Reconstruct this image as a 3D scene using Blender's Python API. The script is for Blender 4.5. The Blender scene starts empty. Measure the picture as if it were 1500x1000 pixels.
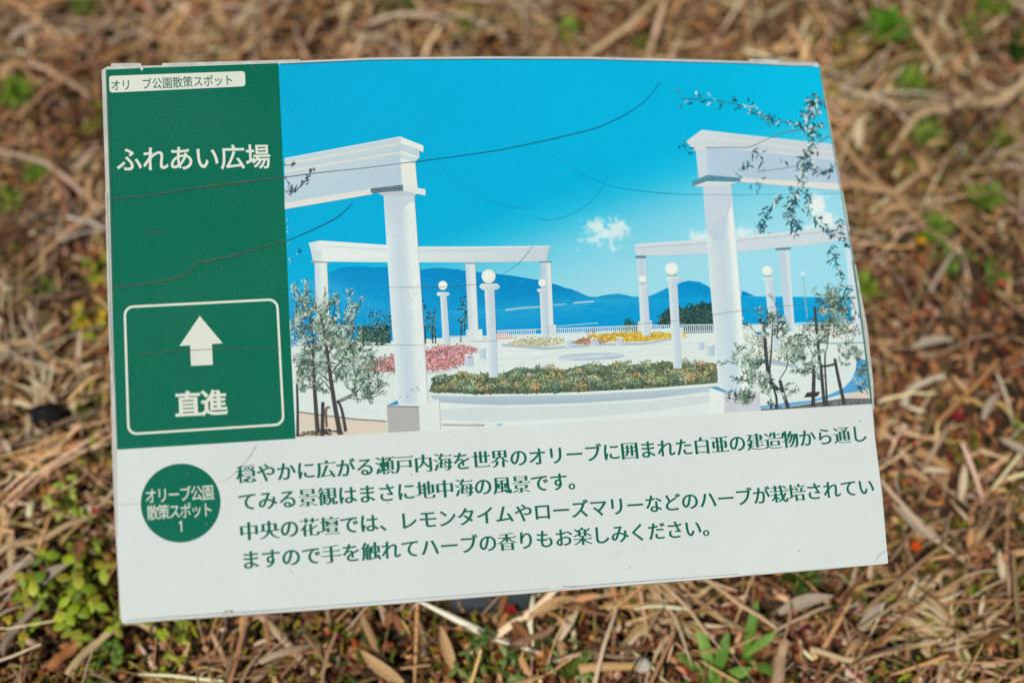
import bpy, math, random
import numpy as np
from mathutils import Matrix, Vector

# ------------------------------------------------------------------ camera / world / sun
S = bpy.context.scene
COL = S.collection
FPX = 2358.0                      # focal length in pixels of a 1500 px wide frame
PITCH = math.radians(58)          # camera looks this far below the horizon
SIGN_H = 0.235                    # height of the middle of the sign face
W_MM, H_MM = 420.0, 301.0         # the sign face

CORNERS = np.array([[150, 100], [1200, 92], [1300, 825], [180, 912]], float)
RECT = np.array([[0, 0], [W_MM, 0], [W_MM, H_MM], [0, H_MM]])
_A = []
for (x, y), (u, v) in zip(CORNERS, RECT):
    _A += [[x, y, 1, 0, 0, 0, -u*x, -u*y, -u], [0, 0, 0, x, y, 1, -v*x, -v*y, -v]]
HOM = np.linalg.svd(np.array(_A))[2][-1].reshape(3, 3)

def uv(x, y):                      # photograph position -> millimetres on the sign face
    p = HOM @ np.array([x, y, 1.0])
    return p[0]/p[2], p[1]/p[2]

CAM_R = np.array([1.0, 0, 0])
CAM_U = np.array([0, math.sin(PITCH), math.cos(PITCH)])
CAM_F = np.array([0, math.cos(PITCH), -math.sin(PITCH)])
def ray(x, y):
    return CAM_R*(x-750)/FPX - CAM_U*(y-500)/FPX + CAM_F
# pose of the rectangular sign in camera space from its four corners
_rays = [ray(*c) for c in CORNERS]
_M = np.array([_rays[0], -_rays[1], _rays[2]]).T       # X0 - X1 + X2 = X3
_k = np.linalg.solve(_M, _rays[3])
X = [_rays[0]*_k[0], _rays[1]*_k[1], _rays[2]*_k[2], _rays[3]]
_s = (W_MM/1000)/np.linalg.norm(X[1]-X[0])
X = [x*_s for x in X]
mid = sum(X)/4
CAM = np.array([0, 0, SIGN_H]) - mid
eU = (X[1]-X[0]); eU /= np.linalg.norm(eU)
eV = (X[3]-X[0]); eV -= eU*(eU @ eV); eV /= np.linalg.norm(eV)
eN = np.cross(-eV, -eU); eN = eN if eN[2] > 0 else -eN
SIGN_M = Matrix(((eU[0], -eV[0], eN[0], 0), (eU[1], -eV[1], eN[1], 0), (eU[2], -eV[2], eN[2], SIGN_H), (0, 0, 0, 1)))
def ground_at(x, y, z=0.0):        # where a line of sight meets the ground
    r = ray(x, y)
    p = CAM + r*((z-CAM[2])/r[2])
    return float(p[0]), float(p[1])

cam_d = bpy.data.cameras.new('camera'); cam = bpy.data.objects.new('camera', cam_d); COL.objects.link(cam)
cam.matrix_world = Matrix(((CAM_R[0], CAM_U[0], -CAM_F[0], CAM[0]), (CAM_R[1], CAM_U[1], -CAM_F[1], CAM[1]), (CAM_R[2], CAM_U[2], -CAM_F[2], CAM[2]), (0, 0, 0, 1)))
cam_d.sensor_width = 36; cam_d.lens = FPX/1500*36
cam_d.clip_start = 0.02; cam_d.clip_end = 400
cam_d.dof.use_dof = True
cam_d.dof.focus_distance = float(mid @ CAM_F)
cam_d.dof.aperture_fstop = 3.1
S.camera = cam

SUN_EL, SUN_AZ = math.radians(60), math.radians(205)    # azimuth clockwise from +Y: behind the camera, a little left
S.world = bpy.data.worlds.new('World'); S.world.use_nodes = True
nt = S.world.node_tree
sky = nt.nodes.new('ShaderNodeTexSky'); sky.sky_type = 'NISHITA'; sky.sun_disc = False
sky.sun_elevation = SUN_EL; sky.sun_rotation = SUN_AZ
nt.links.new(sky.outputs[0], nt.nodes['Background'].inputs[0])
nt.nodes['Background'].inputs[1].default_value = 0.065
sd = bpy.data.lights.new('sun', 'SUN'); sd.energy = 4.6; sd.angle = math.radians(0.53); sd.color = (1, 0.94, 0.80)
sun = bpy.data.objects.new('sun', sd); COL.objects.link(sun)
sdir = Vector((math.sin(SUN_AZ)*math.cos(SUN_EL), math.cos(SUN_AZ)*math.cos(SUN_EL), math.sin(SUN_EL)))
sun.rotation_euler = sdir.to_track_quat('Z', 'Y').to_euler(); sun.location = sdir*6
S.view_settings.view_transform = 'Standard'; S.view_settings.look = 'None'
S.view_settings.exposure = -0.5; S.view_settings.gamma = 1

# ------------------------------------------------------------------ helpers
rng = np.random.default_rng(7); R = random.Random(11)
def lin(c):
    return tuple((v/255/12.92 if v/255 <= .04045 else ((v/255+.055)/1.055)**2.4) for v in c)
INK = 1.10
def ink(c):                        # printed colour -> reflectance
    return tuple(min(.88, v*INK) for v in lin(c))

def tag(o, label=None, cat=None, group=None, kind=None):
    for k, v in (('label', label), ('category', cat), ('group', group), ('kind', kind)):
        if v: o[k] = v
    return o
def link(name, me, mat=None, parent=None, matrix=None):
    o = bpy.data.objects.new(name, me); COL.objects.link(o)
    if mat: me.materials.append(mat)
    if parent: o.parent = parent
    if matrix is not None: o.matrix_basis = matrix
    return o

def material(name, base=None, rough=.6, spec=.3, attr=False, var=None, noise_scale=400, noise_amt=.12, bump=0, bump_scale=300, transl=0):
    m = bpy.data.materials.new(name); m.use_nodes = True
    t = m.node_tree; b = t.nodes['Principled BSDF']
    b.inputs['Roughness'].default_value = rough; b.inputs['Specular IOR Level'].default_value = spec
    tc = t.nodes.new('ShaderNodeTexCoord')
    nz = t.nodes.new('ShaderNodeTexNoise'); nz.inputs['Scale'].default_value = noise_scale; nz.inputs['Detail'].default_value = 4
    t.links.new(tc.outputs['Object'], nz.inputs['Vector'])
    mr = t.nodes.new('ShaderNodeMapRange'); mr.inputs[1].default_value = .3; mr.inputs[2].default_value = .7
    mr.inputs[3].default_value = 1-noise_amt; mr.inputs[4].default_value = 1+noise_amt
    t.links.new(nz.outputs['Fac'], mr.inputs[0])
    mx = t.nodes.new('ShaderNodeMix'); mx.data_type = 'RGBA'; mx.blend_type = 'MULTIPLY'; mx.inputs[0].default_value = 1
    if attr:
        a = t.nodes.new('ShaderNodeAttribute'); a.attribute_name = 'Col'; t.links.new(a.outputs['Color'], mx.inputs[6])
    else: mx.inputs[6].default_value = (*base, 1)
    t.links.new(mr.outputs[0], mx.inputs[7])
    t.links.new(mx.outputs[2], b.inputs['Base Color'])
    if bump:
        n2 = t.nodes.new('ShaderNodeTexNoise'); n2.inputs['Scale'].default_value = bump_scale; n2.inputs['Detail'].default_value = 5
        t.links.new(tc.outputs['Object'], n2.inputs['Vector'])
        bp = t.nodes.new('ShaderNodeBump'); bp.inputs['Strength'].default_value = bump; bp.inputs['Distance'].default_value = .002
        t.links.new(n2.outputs['Fac'], bp.inputs['Height']); t.links.new(bp.outputs[0], b.inputs['Normal'])
    if transl:
        tr = t.nodes.new('ShaderNodeBsdfTranslucent'); ms = t.nodes.new('ShaderNodeMixShader'); ms.inputs[0].default_value = transl
        t.links.new(mx.outputs[2], tr.inputs[0]); t.links.new(b.outputs[0], ms.inputs[1]); t.links.new(tr.outputs[0], ms.inputs[2])
        t.links.new(ms.outputs[0], t.nodes['Material Output'].inputs[0])
    return m

def print_material(name, base=None, speck=.0, speck_col=(.3, .45, .38), rough=.55):
    """ink on a laminated sheet: a faint weave, worn flecks, soft cloudy fading"""
    m = material(name, base, rough=rough, spec=.08, attr=base is None, noise_scale=1900, noise_amt=.05, bump=.04, bump_scale=1900)
    t = m.node_tree; b = t.nodes['Principled BSDF']
    tc = [n for n in t.nodes if n.type == 'TEX_COORD'][0]
    src = b.inputs['Base Color'].links[0].from_socket
    fade = t.nodes.new('ShaderNodeTexNoise'); fade.inputs['Scale'].default_value = 9; fade.inputs['Detail'].default_value = 7; fade.inputs['Roughness'].default_value = .7
    t.links.new(tc.outputs['Object'], fade.inputs['Vector'])
    fr = t.nodes.new('ShaderNodeMapRange'); fr.inputs[1].default_value = .3; fr.inputs[2].default_value = .7; fr.inputs[3].default_value = .955; fr.inputs[4].default_value = 1.04
    t.links.new(fade.outputs['Fac'], fr.inputs[0])
    fm = t.nodes.new('ShaderNodeMix'); fm.data_type = 'RGBA'; fm.blend_type = 'MULTIPLY'; fm.inputs[0].default_value = 1
    t.links.new(src, fm.inputs[6]); t.links.new(fr.outputs[0], fm.inputs[7]); t.links.new(fm.outputs[2], b.inputs['Base Color']); src = fm.outputs[2]
    if speck:
        v = t.nodes.new('ShaderNodeTexNoise'); v.inputs['Scale'].default_value = 1500; v.inputs['Detail'].default_value = 1
        t.links.new(tc.outputs['Object'], v.inputs['Vector'])
        big = t.nodes.new('ShaderNodeTexNoise'); big.inputs['Scale'].default_value = 14; big.inputs['Detail'].default_value = 5
        t.links.new(tc.outputs['Object'], big.inputs['Vector'])
        add = t.nodes.new('ShaderNodeMath'); add.operation = 'MULTIPLY_ADD'; add.inputs[1].default_value = .35
        t.links.new(big.outputs['Fac'], add.inputs[0]); t.links.new(v.outputs['Fac'], add.inputs[2])
        mr = t.nodes.new('ShaderNodeMapRange'); mr.inputs[1].default_value = .72; mr.inputs[2].default_value = .98
        mr.inputs[3].default_value = 0; mr.inputs[4].default_value = speck
        t.links.new(add.outputs[0], mr.inputs[0])
        mx = t.nodes.new('ShaderNodeMix'); mx.data_type = 'RGBA'; mx.inputs[7].default_value = (*speck_col, 1)
        t.links.new(mr.outputs[0], mx.inputs[0]); t.links.new(src, mx.inputs[6])
        t.links.new(mx.outputs[2], b.inputs['Base Color'])
    return m

STEP = 2.0e-5                       # thickness of one ink / film layer
def loc(x, y, layer, dz=0.0):
    u, v = uv(x, y)
    return ((u-W_MM/2)/1000, -(v-H_MM/2)/1000, layer*STEP+dz)
def loc_mm(u, v, layer, dz=0.0):
    return ((u-W_MM/2)/1000, -(v-H_MM/2)/1000, layer*STEP+dz)

class Print:
    """collects flat coloured shapes of one printed sheet; positions are traced from the photograph onto the sign face"""
    def __init__(s): s.v = []; s.f = []; s.c = []
    def poly(s, pts, col, layer, dz=0.0):
        n = len(s.v); s.v += [loc(x, y, layer, dz) for x, y in pts]
        s.f.append(list(range(n, n+len(pts))))
        cols = [col[int(i*len(col)/len(pts))] for i in range(len(pts))] if isinstance(col, list) else [col]*len(pts)
        s.c += [(*ink((c[0]*.965, c[1], c[2]*.985)), 1) for c in cols]
    def ribbon(s, pts, w, col, layer, dz=0.0):
        ws = w if isinstance(w, (list, tuple)) else [w]*len(pts)
        L = []; Rr = []
        for i, (x, y) in enumerate(pts):
            a = pts[max(0, i-1)]; b = pts[min(len(pts)-1, i+1)]
            dx, dy = b[0]-a[0], b[1]-a[1]; d = math.hypot(dx, dy) or 1
            L.append((x-dy/d*ws[i]/2, y+dx/d*ws[i]/2)); Rr.append((x+dy/d*ws[i]/2, y-dx/d*ws[i]/2))
        for i in range(len(pts)-1):
            s.poly([L[i], L[i+1], Rr[i+1], Rr[i]], col, layer, dz)
    def strip(s, pts, ws, layer):
        b = len(s.v)
        for i, (x, y) in enumerate(pts):
            a = pts[max(0, i-1)]; q = pts[min(len(pts)-1, i+1)]
            dx, dy = q[0]-a[0], q[1]-a[1]; d = math.hypot(dx, dy) or 1
            s.v += [loc(x-dy/d*ws[i]/2, y+dx/d*ws[i]/2, layer), loc(x+dy/d*ws[i]/2, y-dx/d*ws[i]/2, layer)]
        s.f += [[b+2*i, b+2*i+1, b+2*i+3, b+2*i+2] for i in range(len(pts)-1)]
    def disc(s, cx, cy, rx, ry, col, layer, n=24, rot=0, dz=0.0):
        c, q = math.cos(rot), math.sin(rot)
        s.poly([(cx+rx*math.cos(t)*c-ry*math.sin(t)*q, cy+rx*math.cos(t)*q+ry*math.sin(t)*c) for t in [2*math.pi*k/n for k in range(n)]], col, layer, dz)
    def leaf(s, x, y, ln, w, ang, col, layer, spread=8e-5):
        c, q = math.cos(ang), math.sin(ang)
        pts = [(0, 0), (ln*.3, w*.5), (ln*.7, w*.4), (ln, 0), (ln*.7, -w*.4), (ln*.3, -w*.5)]
        s.poly([(x+a*c-b*q, y+a*q+b*c) for a, b in pts], col, layer, R.random()*spread)
    def column(s, tl, tr, br, bl, stops, layer, bow=0.0):
        """a shaft of the printed picture: strips between colour stops"""
        N = 6
        for (t0, c0), (t1, c1) in zip(stops, stops[1:]):
            for k in range(N):
                def pt(t, h):
                    hh = h/N; e = bow*math.sin(math.pi*hh)*(t-.5)*2
                    xl = tl[0]+(bl[0]-tl[0])*hh; yl = tl[1]+(bl[1]-tl[1])*hh
                    xr = tr[0]+(br[0]-tr[0])*hh; yr = tr[1]+(br[1]-tr[1])*hh
                    return (xl+(xr-xl)*t+e, yl+(yr-yl)*t)
                s.poly([pt(t0, k), pt(t1, k), pt(t1, k+1), pt(t0, k+1)], [c0, c1, c1, c0], layer)
    def build(s, name, mat, parent, matrix):
        me = bpy.data.meshes.new(name); me.from_pydata(s.v, [], s.f)
        a = me.color_attributes.new('Col', 'FLOAT_COLOR', 'CORNER')
        a.data.foreach_set('color', np.array(s.c, np.float32).ravel())
        me.validate(); fix_up(me)
        return link(name, me, mat, parent, matrix)
def fix_up(me):
    """every printed face looks out of the board"""
    import bmesh
    bm = bmesh.new(); bm.from_mesh(me)
    bad = [f for f in bm.faces if f.normal.z < 0]
    bmesh.ops.reverse_faces(bm, faces=bad)
    bm.to_mesh(me); bm.free()

def bez(pts, n=10):                 # smooth curve through points
    P = [np.array(p, float) for p in pts]; out = []
    for i in range(len(P)-1):
        p0 = P[max(0, i-1)]; p1 = P[i]; p2 = P[i+1]; p3 = P[min(len(P)-1, i+2)]
        for k in range(n):
            t = k/n
            out.append(tuple(.5*((2*p1)+(-p0+p2)*t+(2*p0-5*p1+4*p2-p3)*t*t+(-p0+3*p1-3*p2+p3)*t**3)))
    out.append(tuple(P[-1])); return out
def interp(pts, t, axis=1):
    a = [p[axis] for p in pts]; b = [p[1-axis] for p in pts]
    return float(np.interp(t, a, b))
def mix(a, b, t):
    t = max(0, min(1, t)); return tuple(x+(y-x)*t for x, y in zip(a, b))
def smooth(t):
    t = max(0, min(1, t)); return t*t*(3-2*t)
def inside(pt, poly):
    x, y = pt; r = False
    for (x1, y1), (x2, y2) in zip(poly, poly[1:]+poly[:1]):
        if (y1 > y) != (y2 > y) and x < (x2-x1)*(y-y1)/(y2-y1)+x1: r = not r
    return r
def scatter(poly, n):
    xs = [p[0] for p in poly]; ys = [p[1] for p in poly]; out = []
    while len(out) < n:
        p = (R.uniform(min(xs), max(xs)), R.uniform(min(ys), max(ys)))
        if inside(p, poly): out.append(p)
    return out
def vary(c, a):
    k = R.gauss(0, a); return tuple(max(0, min(255, v+k+R.gauss(0, a*.3))) for v in c)

# ------------------------------------------------------------------ lettering
_txt = bpy.data.curves.new('lettering', 'FONT'); _txt_o = bpy.data.objects.new('lettering', _txt); COL.objects.link(_txt_o)
_glyphs = {'１': [[(.45, 0), (.56, 0), (.56, .74), (.49, .74), (.32, .62), (.32, .53), (.45, .60)]]}
def contours(ch):
    if ch in _glyphs: return _glyphs[ch]
    _txt.body = ch
    dg = bpy.context.evaluated_depsgraph_get(); dg.update()
    cu = _txt_o.to_curve(dg); out = []
    for s in cu.splines:
        bp = s.bezier_points; n = len(bp); pts = []
        for i in range(n):
            a, b = bp[i], bp[(i+1) % n]
            p0, p1, p2, p3 = a.co, a.handle_right, b.handle_left, b.co
            d = (p3-p0)
            straight = d.length < 1e-6 or (abs((p1-p0).cross(d).z) < 1e-4*d.length and abs((p2-p0).cross(d).z) < 1e-4*d.length)
            N = 1 if straight else 5
            for k in range(N):
                t = k/N; u = 1-t
                q = p0*u**3+p1*3*u*u*t+p2*3*u*t*t+p3*t**3
                if not pts or (pts[-1][0]-q.x)**2+(pts[-1][1]-q.y)**2 > 1e-7: pts.append((q.x, q.y))
        if len(pts) > 2: out.append(pts)
    _txt_o.to_curve_clear()
    _glyphs[ch] = out; return out
def area(p): return sum(a[0]*b[1]-b[0]*a[1] for a, b in zip(p, p[1:]+p[:1]))/2
from mathutils.geometry import delaunay_2d_cdt
_filled = {}
def winding(x, y, polys):
    w = np.zeros(len(x), int)
    for P in polys:
        a = np.array(P); b = np.roll(a, -1, 0)
        for (x1, y1), (x2, y2) in zip(a, b):
            if y1 == y2: continue
            t = x1+(y-y1)*(x2-x1)/(y2-y1)
            if y2 > y1: w += ((y >= y1) & (y < y2) & (x < t))
            else: w -= ((y >= y2) & (y < y1) & (x < t))
    return w
def glyph(ch, dx, dy, mincho=False):
    key = (ch, dx, dy, mincho)
    if key in _filled: return _filled[key]
    kana = '\u3000' <= ch <= '\u30ff'
    if mincho and kana: dx, dy = .027, .008
    cs = contours(ch); V = []; F = []
    if cs:
        sg = 1 if area(max(cs, key=lambda c: abs(area(c)))) > 0 else -1
        polys = []; extra = []
        for c in cs:
            n = len(c); new = []; ed = []
            for i in range(n):
                a, b = c[i], c[(i+1) % n]; d = (b[0]-a[0], b[1]-a[1]); l = math.hypot(*d) or 1e-9
                ed.append((d[0]/l, d[1]/l, l))
            for i in range(n):
                e0, e1 = ed[i-1], ed[i]
                n0 = (e0[1]*sg, -e0[0]*sg); n1 = (e1[1]*sg, -e1[0]*sg)
                m = (n0[0]+n1[0], n0[1]+n1[1]); k = 1/max(1+n0[0]*n1[0]+n0[1]*n1[1], .45)
                new.append((c[i][0]+m[0]*k*dx, c[i][1]+m[1]*k*dy))
            polys.append(new)
            if mincho and not kana:
                for i in range(n):
                    e0, e1, e2 = ed[i-1], ed[i], ed[(i+1) % n]
                    if .045 < e1[2] < .1 and e1[1]*sg > .95 and e0[0]*sg > .9 and e2[0]*sg < -.9:
                        x, y = new[(i+1) % n] if sg > 0 else new[i]
                        t = [(x-.12, y-.01), (x+.01, y-.01), (x-.035, y+.06)]
                        extra.append(t if sg > 0 else t[::-1])
        polys += extra
        pts = []; eds = []
        for P in polys:
            b = len(pts); pts += [Vector(p) for p in P]; eds += [(b+i, b+(i+1) % len(P)) for i in range(len(P))]
        v2, _, f2, _, _, _ = delaunay_2d_cdt(pts, eds, [], 0, 1e-5)
        cx = np.array([sum(v2[q].x for q in f)/3 for f in f2]); cy = np.array([sum(v2[q].y for q in f)/3 for f in f2])
        w = winding(cx, cy, polys)*sg
        V = [(v.x, v.y, 0) for v in v2]; F = [list(f) for f, k in zip(f2, w) if k > 0]
    _filled[key] = (V, F); return V, F

def write(name, text, u0, u1, vb0, vb1, em, mat, parent, matrix, layer, dx=.004, dy=.004, xs=1.0, mincho=False, bend=0.0):
    """one line of lettering: cells from u0 to u1 (mm), their feet at vb0..vb1, character height em (mm)"""
    V = []; F = []; n = len(text); pitch = (u1-u0)/n
    for i, ch in enumerate(text):
        gv, gf = glyph(ch, dx, dy, mincho)
        if not gv: continue
        k = len(V); uc = u0+pitch*(i+.5); t = (i+.5)/n
        vb = vb0+(vb1-vb0)*t-bend*max(0, t-.45)**2/.3
        w = .5
        wmap = {q: None for f in gf for q in f}; order = sorted(wmap); idx = {q: i_ for i_, q in enumerate(order)}
        for x, y, z in (gv[q] for q in order):
            V.append(loc_mm(uc+(x-w)*em*xs, vb-(y+.08)*em, layer, z))
        F += [[idx[q]+k for q in f] for f in gf]
    me = bpy.data.meshes.new(name); me.from_pydata(V, [], F); fix_up(me)
    return link(name, me, mat, parent, matrix)

# ------------------------------------------------------------------ the ground and its litter
FOCUS = (0.0, 0.0)
from mathutils import noise as mnoise
def hgt(x, y):
    return 0.014*mnoise.noise((x*5, y*5, 0))+0.011*mnoise.noise((x*13, y*13, 3))
soil = material('soil', (.05, .032, .02), rough=.95, spec=.1, noise_scale=120, noise_amt=.55, bump=.8, bump_scale=220)
def make_ground():
    # a fine patch in the middle and coarse rings out to the horizon, one sheet
    a = np.concatenate([[-120, -40, -14, -6, -3], np.linspace(-1.6, 1.6, 161), [3, 6, 14, 40, 120]])
    V = [(x, y, hgt(x, y)-.004 if abs(x) < 5 and abs(y) < 5 else 0) for y in a for x in a]
    n = len(a); F = [(j*n+i, j*n+i+1, (j+1)*n+i+1, (j+1)*n+i) for j in range(n-1) for i in range(n-1)]
    me = bpy.data.meshes.new('ground'); me.from_pydata(V, [], F)
    me.polygons.foreach_set('use_smooth', [True]*len(F))
    return tag(link('ground', me, soil), kind='structure')
make_ground()

_hx = np.linspace(-3, 3, 241)
_hgrid = np.array([[hgt(x, y) for x in _hx] for y in _hx])
def hgts(x, y):
    i = np.clip(((x+3)/6*240).astype(int), 0, 240); j = np.clip(((y+3)/6*240).astype(int), 0, 240)
    return _hgrid[j, i]
_ng = 160; _nx = np.linspace(-2.6, 2.6, _ng)
_pgrid = np.array([[mnoise.fractal((x*3.1, y*3.1, 9), 1, 2, 4) for x in _nx] for y in _nx])
_qgrid = np.array([[mnoise.fractal((x*5.1, y*5.1, 29), 1, 2, 4) for x in _nx] for y in _nx])
def field(g, x, y):
    i = np.clip(((x+2.6)/5.2*(_ng-1)).astype(int), 0, _ng-1); j = np.clip(((y+2.6)/5.2*(_ng-1)).astype(int), 0, _ng-1)
    return g[j, i]

def mesh_np(name, V, F, colv, mat, smooth_=True):
    """V (n,3), F (m,4), colv (n,3) as one mesh"""
    me = bpy.data.meshes.new(name)
    me.vertices.add(len(V)); me.vertices.foreach_set('co', V.astype(np.float32).ravel())
    me.loops.add(F.size); me.loops.foreach_set('vertex_index', F.astype(np.int32).ravel())
    me.polygons.add(len(F)); me.polygons.foreach_set('loop_start', np.arange(0, F.size, 4, dtype=np.int32))
    me.polygons.foreach_set('use_smooth', np.full(len(F), smooth_))
    me.update(calc_edges=True)
    a = me.color_attributes.new('Col', 'FLOAT_COLOR', 'POINT')
    c = np.ones((len(V), 4), np.float32); c[:, :3] = colv
    a.data.foreach_set('color', c.ravel())
    return link(name, me, mat)

def blades(name, xy, z0, L, Wd, th, pitch, curl, kink, arch, cols, mat, K=6, fold=.35, taper=(.75, 1, 1, .95, .8, .35)):
    """many curved, folded strips: stalks, blades or slender leaves"""
    n = len(L); t = np.linspace(0, 1, K)
    ang = th[:, None]+curl[:, None]*(t-.5)+kink[:, None]*(t > .5)
    dx = np.cos(ang)*L[:, None]/(K-1)*np.cos(pitch)[:, None]; dy = np.sin(ang)*L[:, None]/(K-1)*np.cos(pitch)[:, None]
    px = np.concatenate([np.zeros((n, 1)), np.cumsum(dx[:, :-1], 1)], 1); py = np.concatenate([np.zeros((n, 1)), np.cumsum(dy[:, :-1], 1)], 1)
    px = px-px.mean(1, keepdims=True)+xy[:, :1]; py = py-py.mean(1, keepdims=True)+xy[:, 1:]
    pz = z0[:, None]+np.sin(pitch)[:, None]*L[:, None]*(t-.5)+arch[:, None]*(1-(2*t-1)**2)
    pz = np.maximum(pz, .0005)+hgts(px, py)
    nx, ny = -np.sin(ang), np.cos(ang)
    w = Wd[:, None]*np.interp(t, np.linspace(0, 1, len(taper)), taper)/2
    V = np.zeros((n, K, 3, 3))
    for j, (sgn, up) in enumerate(((-1, 0), (0, 1), (1, 0))):
        V[:, :, j, 0] = px+nx*w*sgn; V[:, :, j, 1] = py+ny*w*sgn; V[:, :, j, 2] = pz+up*w*2*fold
    base = (np.arange(n)*K*3)[:, None, None]
    k = np.arange(K-1)[None, :, None]*3
    q = np.array([[0, 1, 4, 3], [1, 2, 5, 4]])
    F = (base[..., None]+k[..., None]+q[None, None]).reshape(-1, 4)
    C = np.repeat(cols[:, None, :], K*3, 1).reshape(-1, 3)
    return mesh_np(name, V.reshape(-1, 3), F, C, mat)

def pick(pal, n, jitter=.16):
    P = np.array([lin(c) for c in pal])*np.array([1, .98, 1.1])*.92; i = rng.integers(0, len(P), n)
    return np.clip(P[i]*np.exp(rng.normal(0, jitter, (n, 1)))*np.exp(rng.normal(0, .05, (n, 3))), .004, .85)
def spots(n, core=.62, out=1.9):
    """positions: most round the sign, thinning out"""
    m = int(n*core); a = np.stack([rng.uniform(-.72, .72, m), rng.uniform(-.62, .72, m)], 1)
    b = np.stack([rng.uniform(-out, out, n-m), rng.uniform(-out, out, n-m)], 1)
    return np.concatenate([a, b])

straw_mat = material('dry_straw', rough=.62, spec=.25, attr=True, noise_scale=900, noise_amt=.18, transl=.12)
crumb_mat = material('leaf_crumb', rough=.85, spec=.12, attr=True, noise_scale=700, noise_amt=.25, transl=.08)
moss_mat = material('moss', rough=.8, spec=.15, attr=True, noise_scale=500, noise_amt=.2, transl=.25)
leaf_mat = material('green_leaf', rough=.5, spec=.35, attr=True, noise_scale=300, noise_amt=.15, transl=.3)

STRAW = [(226, 192, 144), (208, 168, 118), (182, 142, 98), (234, 208, 168), (156, 116, 80), (214, 168, 112), (172, 138, 104), (122, 88, 60), (224, 198, 158), (198, 174, 142), (140, 102, 66), (190, 160, 96)]
BROWN = [(200, 166, 132), (146, 104, 66), (116, 78, 50), (170, 116, 66), (92, 62, 44), (190, 136, 84), (128, 78, 52), (66, 48, 36), (196, 150, 100), (156, 114, 78), (104, 56, 46), (148, 108, 74), (124, 108, 54), (176, 140, 104)]

def crumbly(x, y):                  # 0 strawy .. 1 crumbly brown litter
    cx, cy = ground_at(1330, 640); c2 = ground_at(640, 960)
    d = np.exp(-(((x-cx)/.16)**2+((y-cy)/.20)**2))+.75*np.exp(-(((x-c2[0])/.2)**2+((y-c2[1])/.08)**2))
    return np.clip(d+.45*field(_pgrid, x, y), 0, 1)

# clearings where green plants and a stone show through the straw
CLEAR = [(95, 885, .05), (160, 905, .04), (95, 738, .02), (255, 925, .02), (150, 400, .025), (146, 475, .03), (145, 675, .015), (720, 972, .03), (1065, 985, .04), (1100, 940, .03),
         (1290, 55, .042), (1490, 75, .03), (1470, 210, .025), (1170, 850, .03), (70, 606, .026), (1395, 375, .025), (1460, 395, .02), (25, 150, .025), (160, 175, .03), (10, 295, .02), (1330, 130, .02), (130, 15, .02), (595, 12, .025), (1440, 20, .02)]
def clear(xy):
    ok = np.ones(len(xy), bool)
    for px, py, r in CLEAR:
        c = ground_at(px, py, .01); ok &= ((xy[:, 0]-c[0])**2+(xy[:, 1]-c[1])**2 > r*r) | (rng.random(len(xy)) < .22)
    return ok
# crumbs of leaves and bark close to the soil
n = 105000; xy = spots(n, .68)
blades('leaf_crumbs', xy, rng.uniform(.0, .012, n), rng.gamma(3, .0016, n)+.002, rng.gamma(3, .0007, n)+.0013,
       rng.uniform(0, 6.28, n), rng.normal(0, .5, n), rng.normal(0, 1.2, n), rng.normal(0, .5, n), rng.normal(.0006, .0012, n),
       pick(BROWN, n, .3), crumb_mat, K=4, fold=.45, taper=(.4, 1, .9, .3))
tag(bpy.data.objects['leaf_crumbs'], 'crumbled brown leaf and bark litter covering the soil', 'leaf litter', kind='stuff')
# straw
n = 50000; xy = spots(n, .62)
keep = (rng.random(n) > .82*crumbly(xy[:, 0], xy[:, 1])) & clear(xy)
xy = xy[keep]; n = len(xy)
dirbias = np.where(rng.random(n) < .4, rng.normal(.5, .5, n), rng.uniform(0, 6.28, n))
L = np.clip(rng.gamma(2.2, .018, n), .01, .15)
blades('straw_litter', xy, rng.beta(1.2, 1.9, n)*.036+.003, L, np.clip(rng.gamma(2.4, .00066, n), .0005, .0056),
       dirbias, rng.normal(0, .5, n), rng.normal(0, .45, n)*(rng.random(n) < .45), rng.normal(0, .16, n), rng.normal(.001, .004, n),
       pick(STRAW, n, .27)*np.exp(.9*np.clip(field(_qgrid, xy[:, 0]*1.7+.3, xy[:, 1]*1.7), -.5, .35))[:, None], straw_mat)
tag(bpy.data.objects['straw_litter'], 'tangled dry tan grass straw lying over the ground', 'straw', kind='stuff')
# fans and bundles of longer straw
nb = 480; bc = spots(nb, .62); keep = rng.random(nb) > 1.2*crumbly(bc[:, 0], bc[:, 1]); bc = bc[keep]; nb = len(bc); per = 13; n = nb*per
bi = np.repeat(np.arange(nb), per); ba = rng.uniform(0, 6.28, nb)[bi]+rng.normal(0, .32, n)*np.where(rng.random(nb) < .3, 3, 1)[bi]
L = np.clip(rng.normal(.06, .022, n), .02, .13)
xy = bc[bi]+np.stack([np.cos(ba), np.sin(ba)], 1)*L[:, None]*.45+rng.normal(0, .010, (n, 2))
tone = np.minimum(pick(STRAW, nb, .2)[bi]*np.exp(rng.normal(0, .18, (n, 1))), np.array([[.62, .5, .38]]))
ok_ = clear(xy)
xy = xy[ok_]; L = L[ok_]; ba = ba[ok_]; tone = tone[ok_]; n = len(xy)
blades('straw_bundles', xy, rng.uniform(.008, .032, n), L, np.clip(rng.gamma(3, .00056, n), .0007, .0044), ba, rng.normal(0, .4, n),
       rng.normal(0, .4, n)*(rng.random(n) < .3), rng.normal(0, .14, n), rng.normal(.002, .004, n), np.clip(tone, .01, .85), straw_mat)
tag(bpy.data.objects['straw_bundles'], 'fans of longer pale straw lying in bundles', 'straw', kind='stuff')
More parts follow.
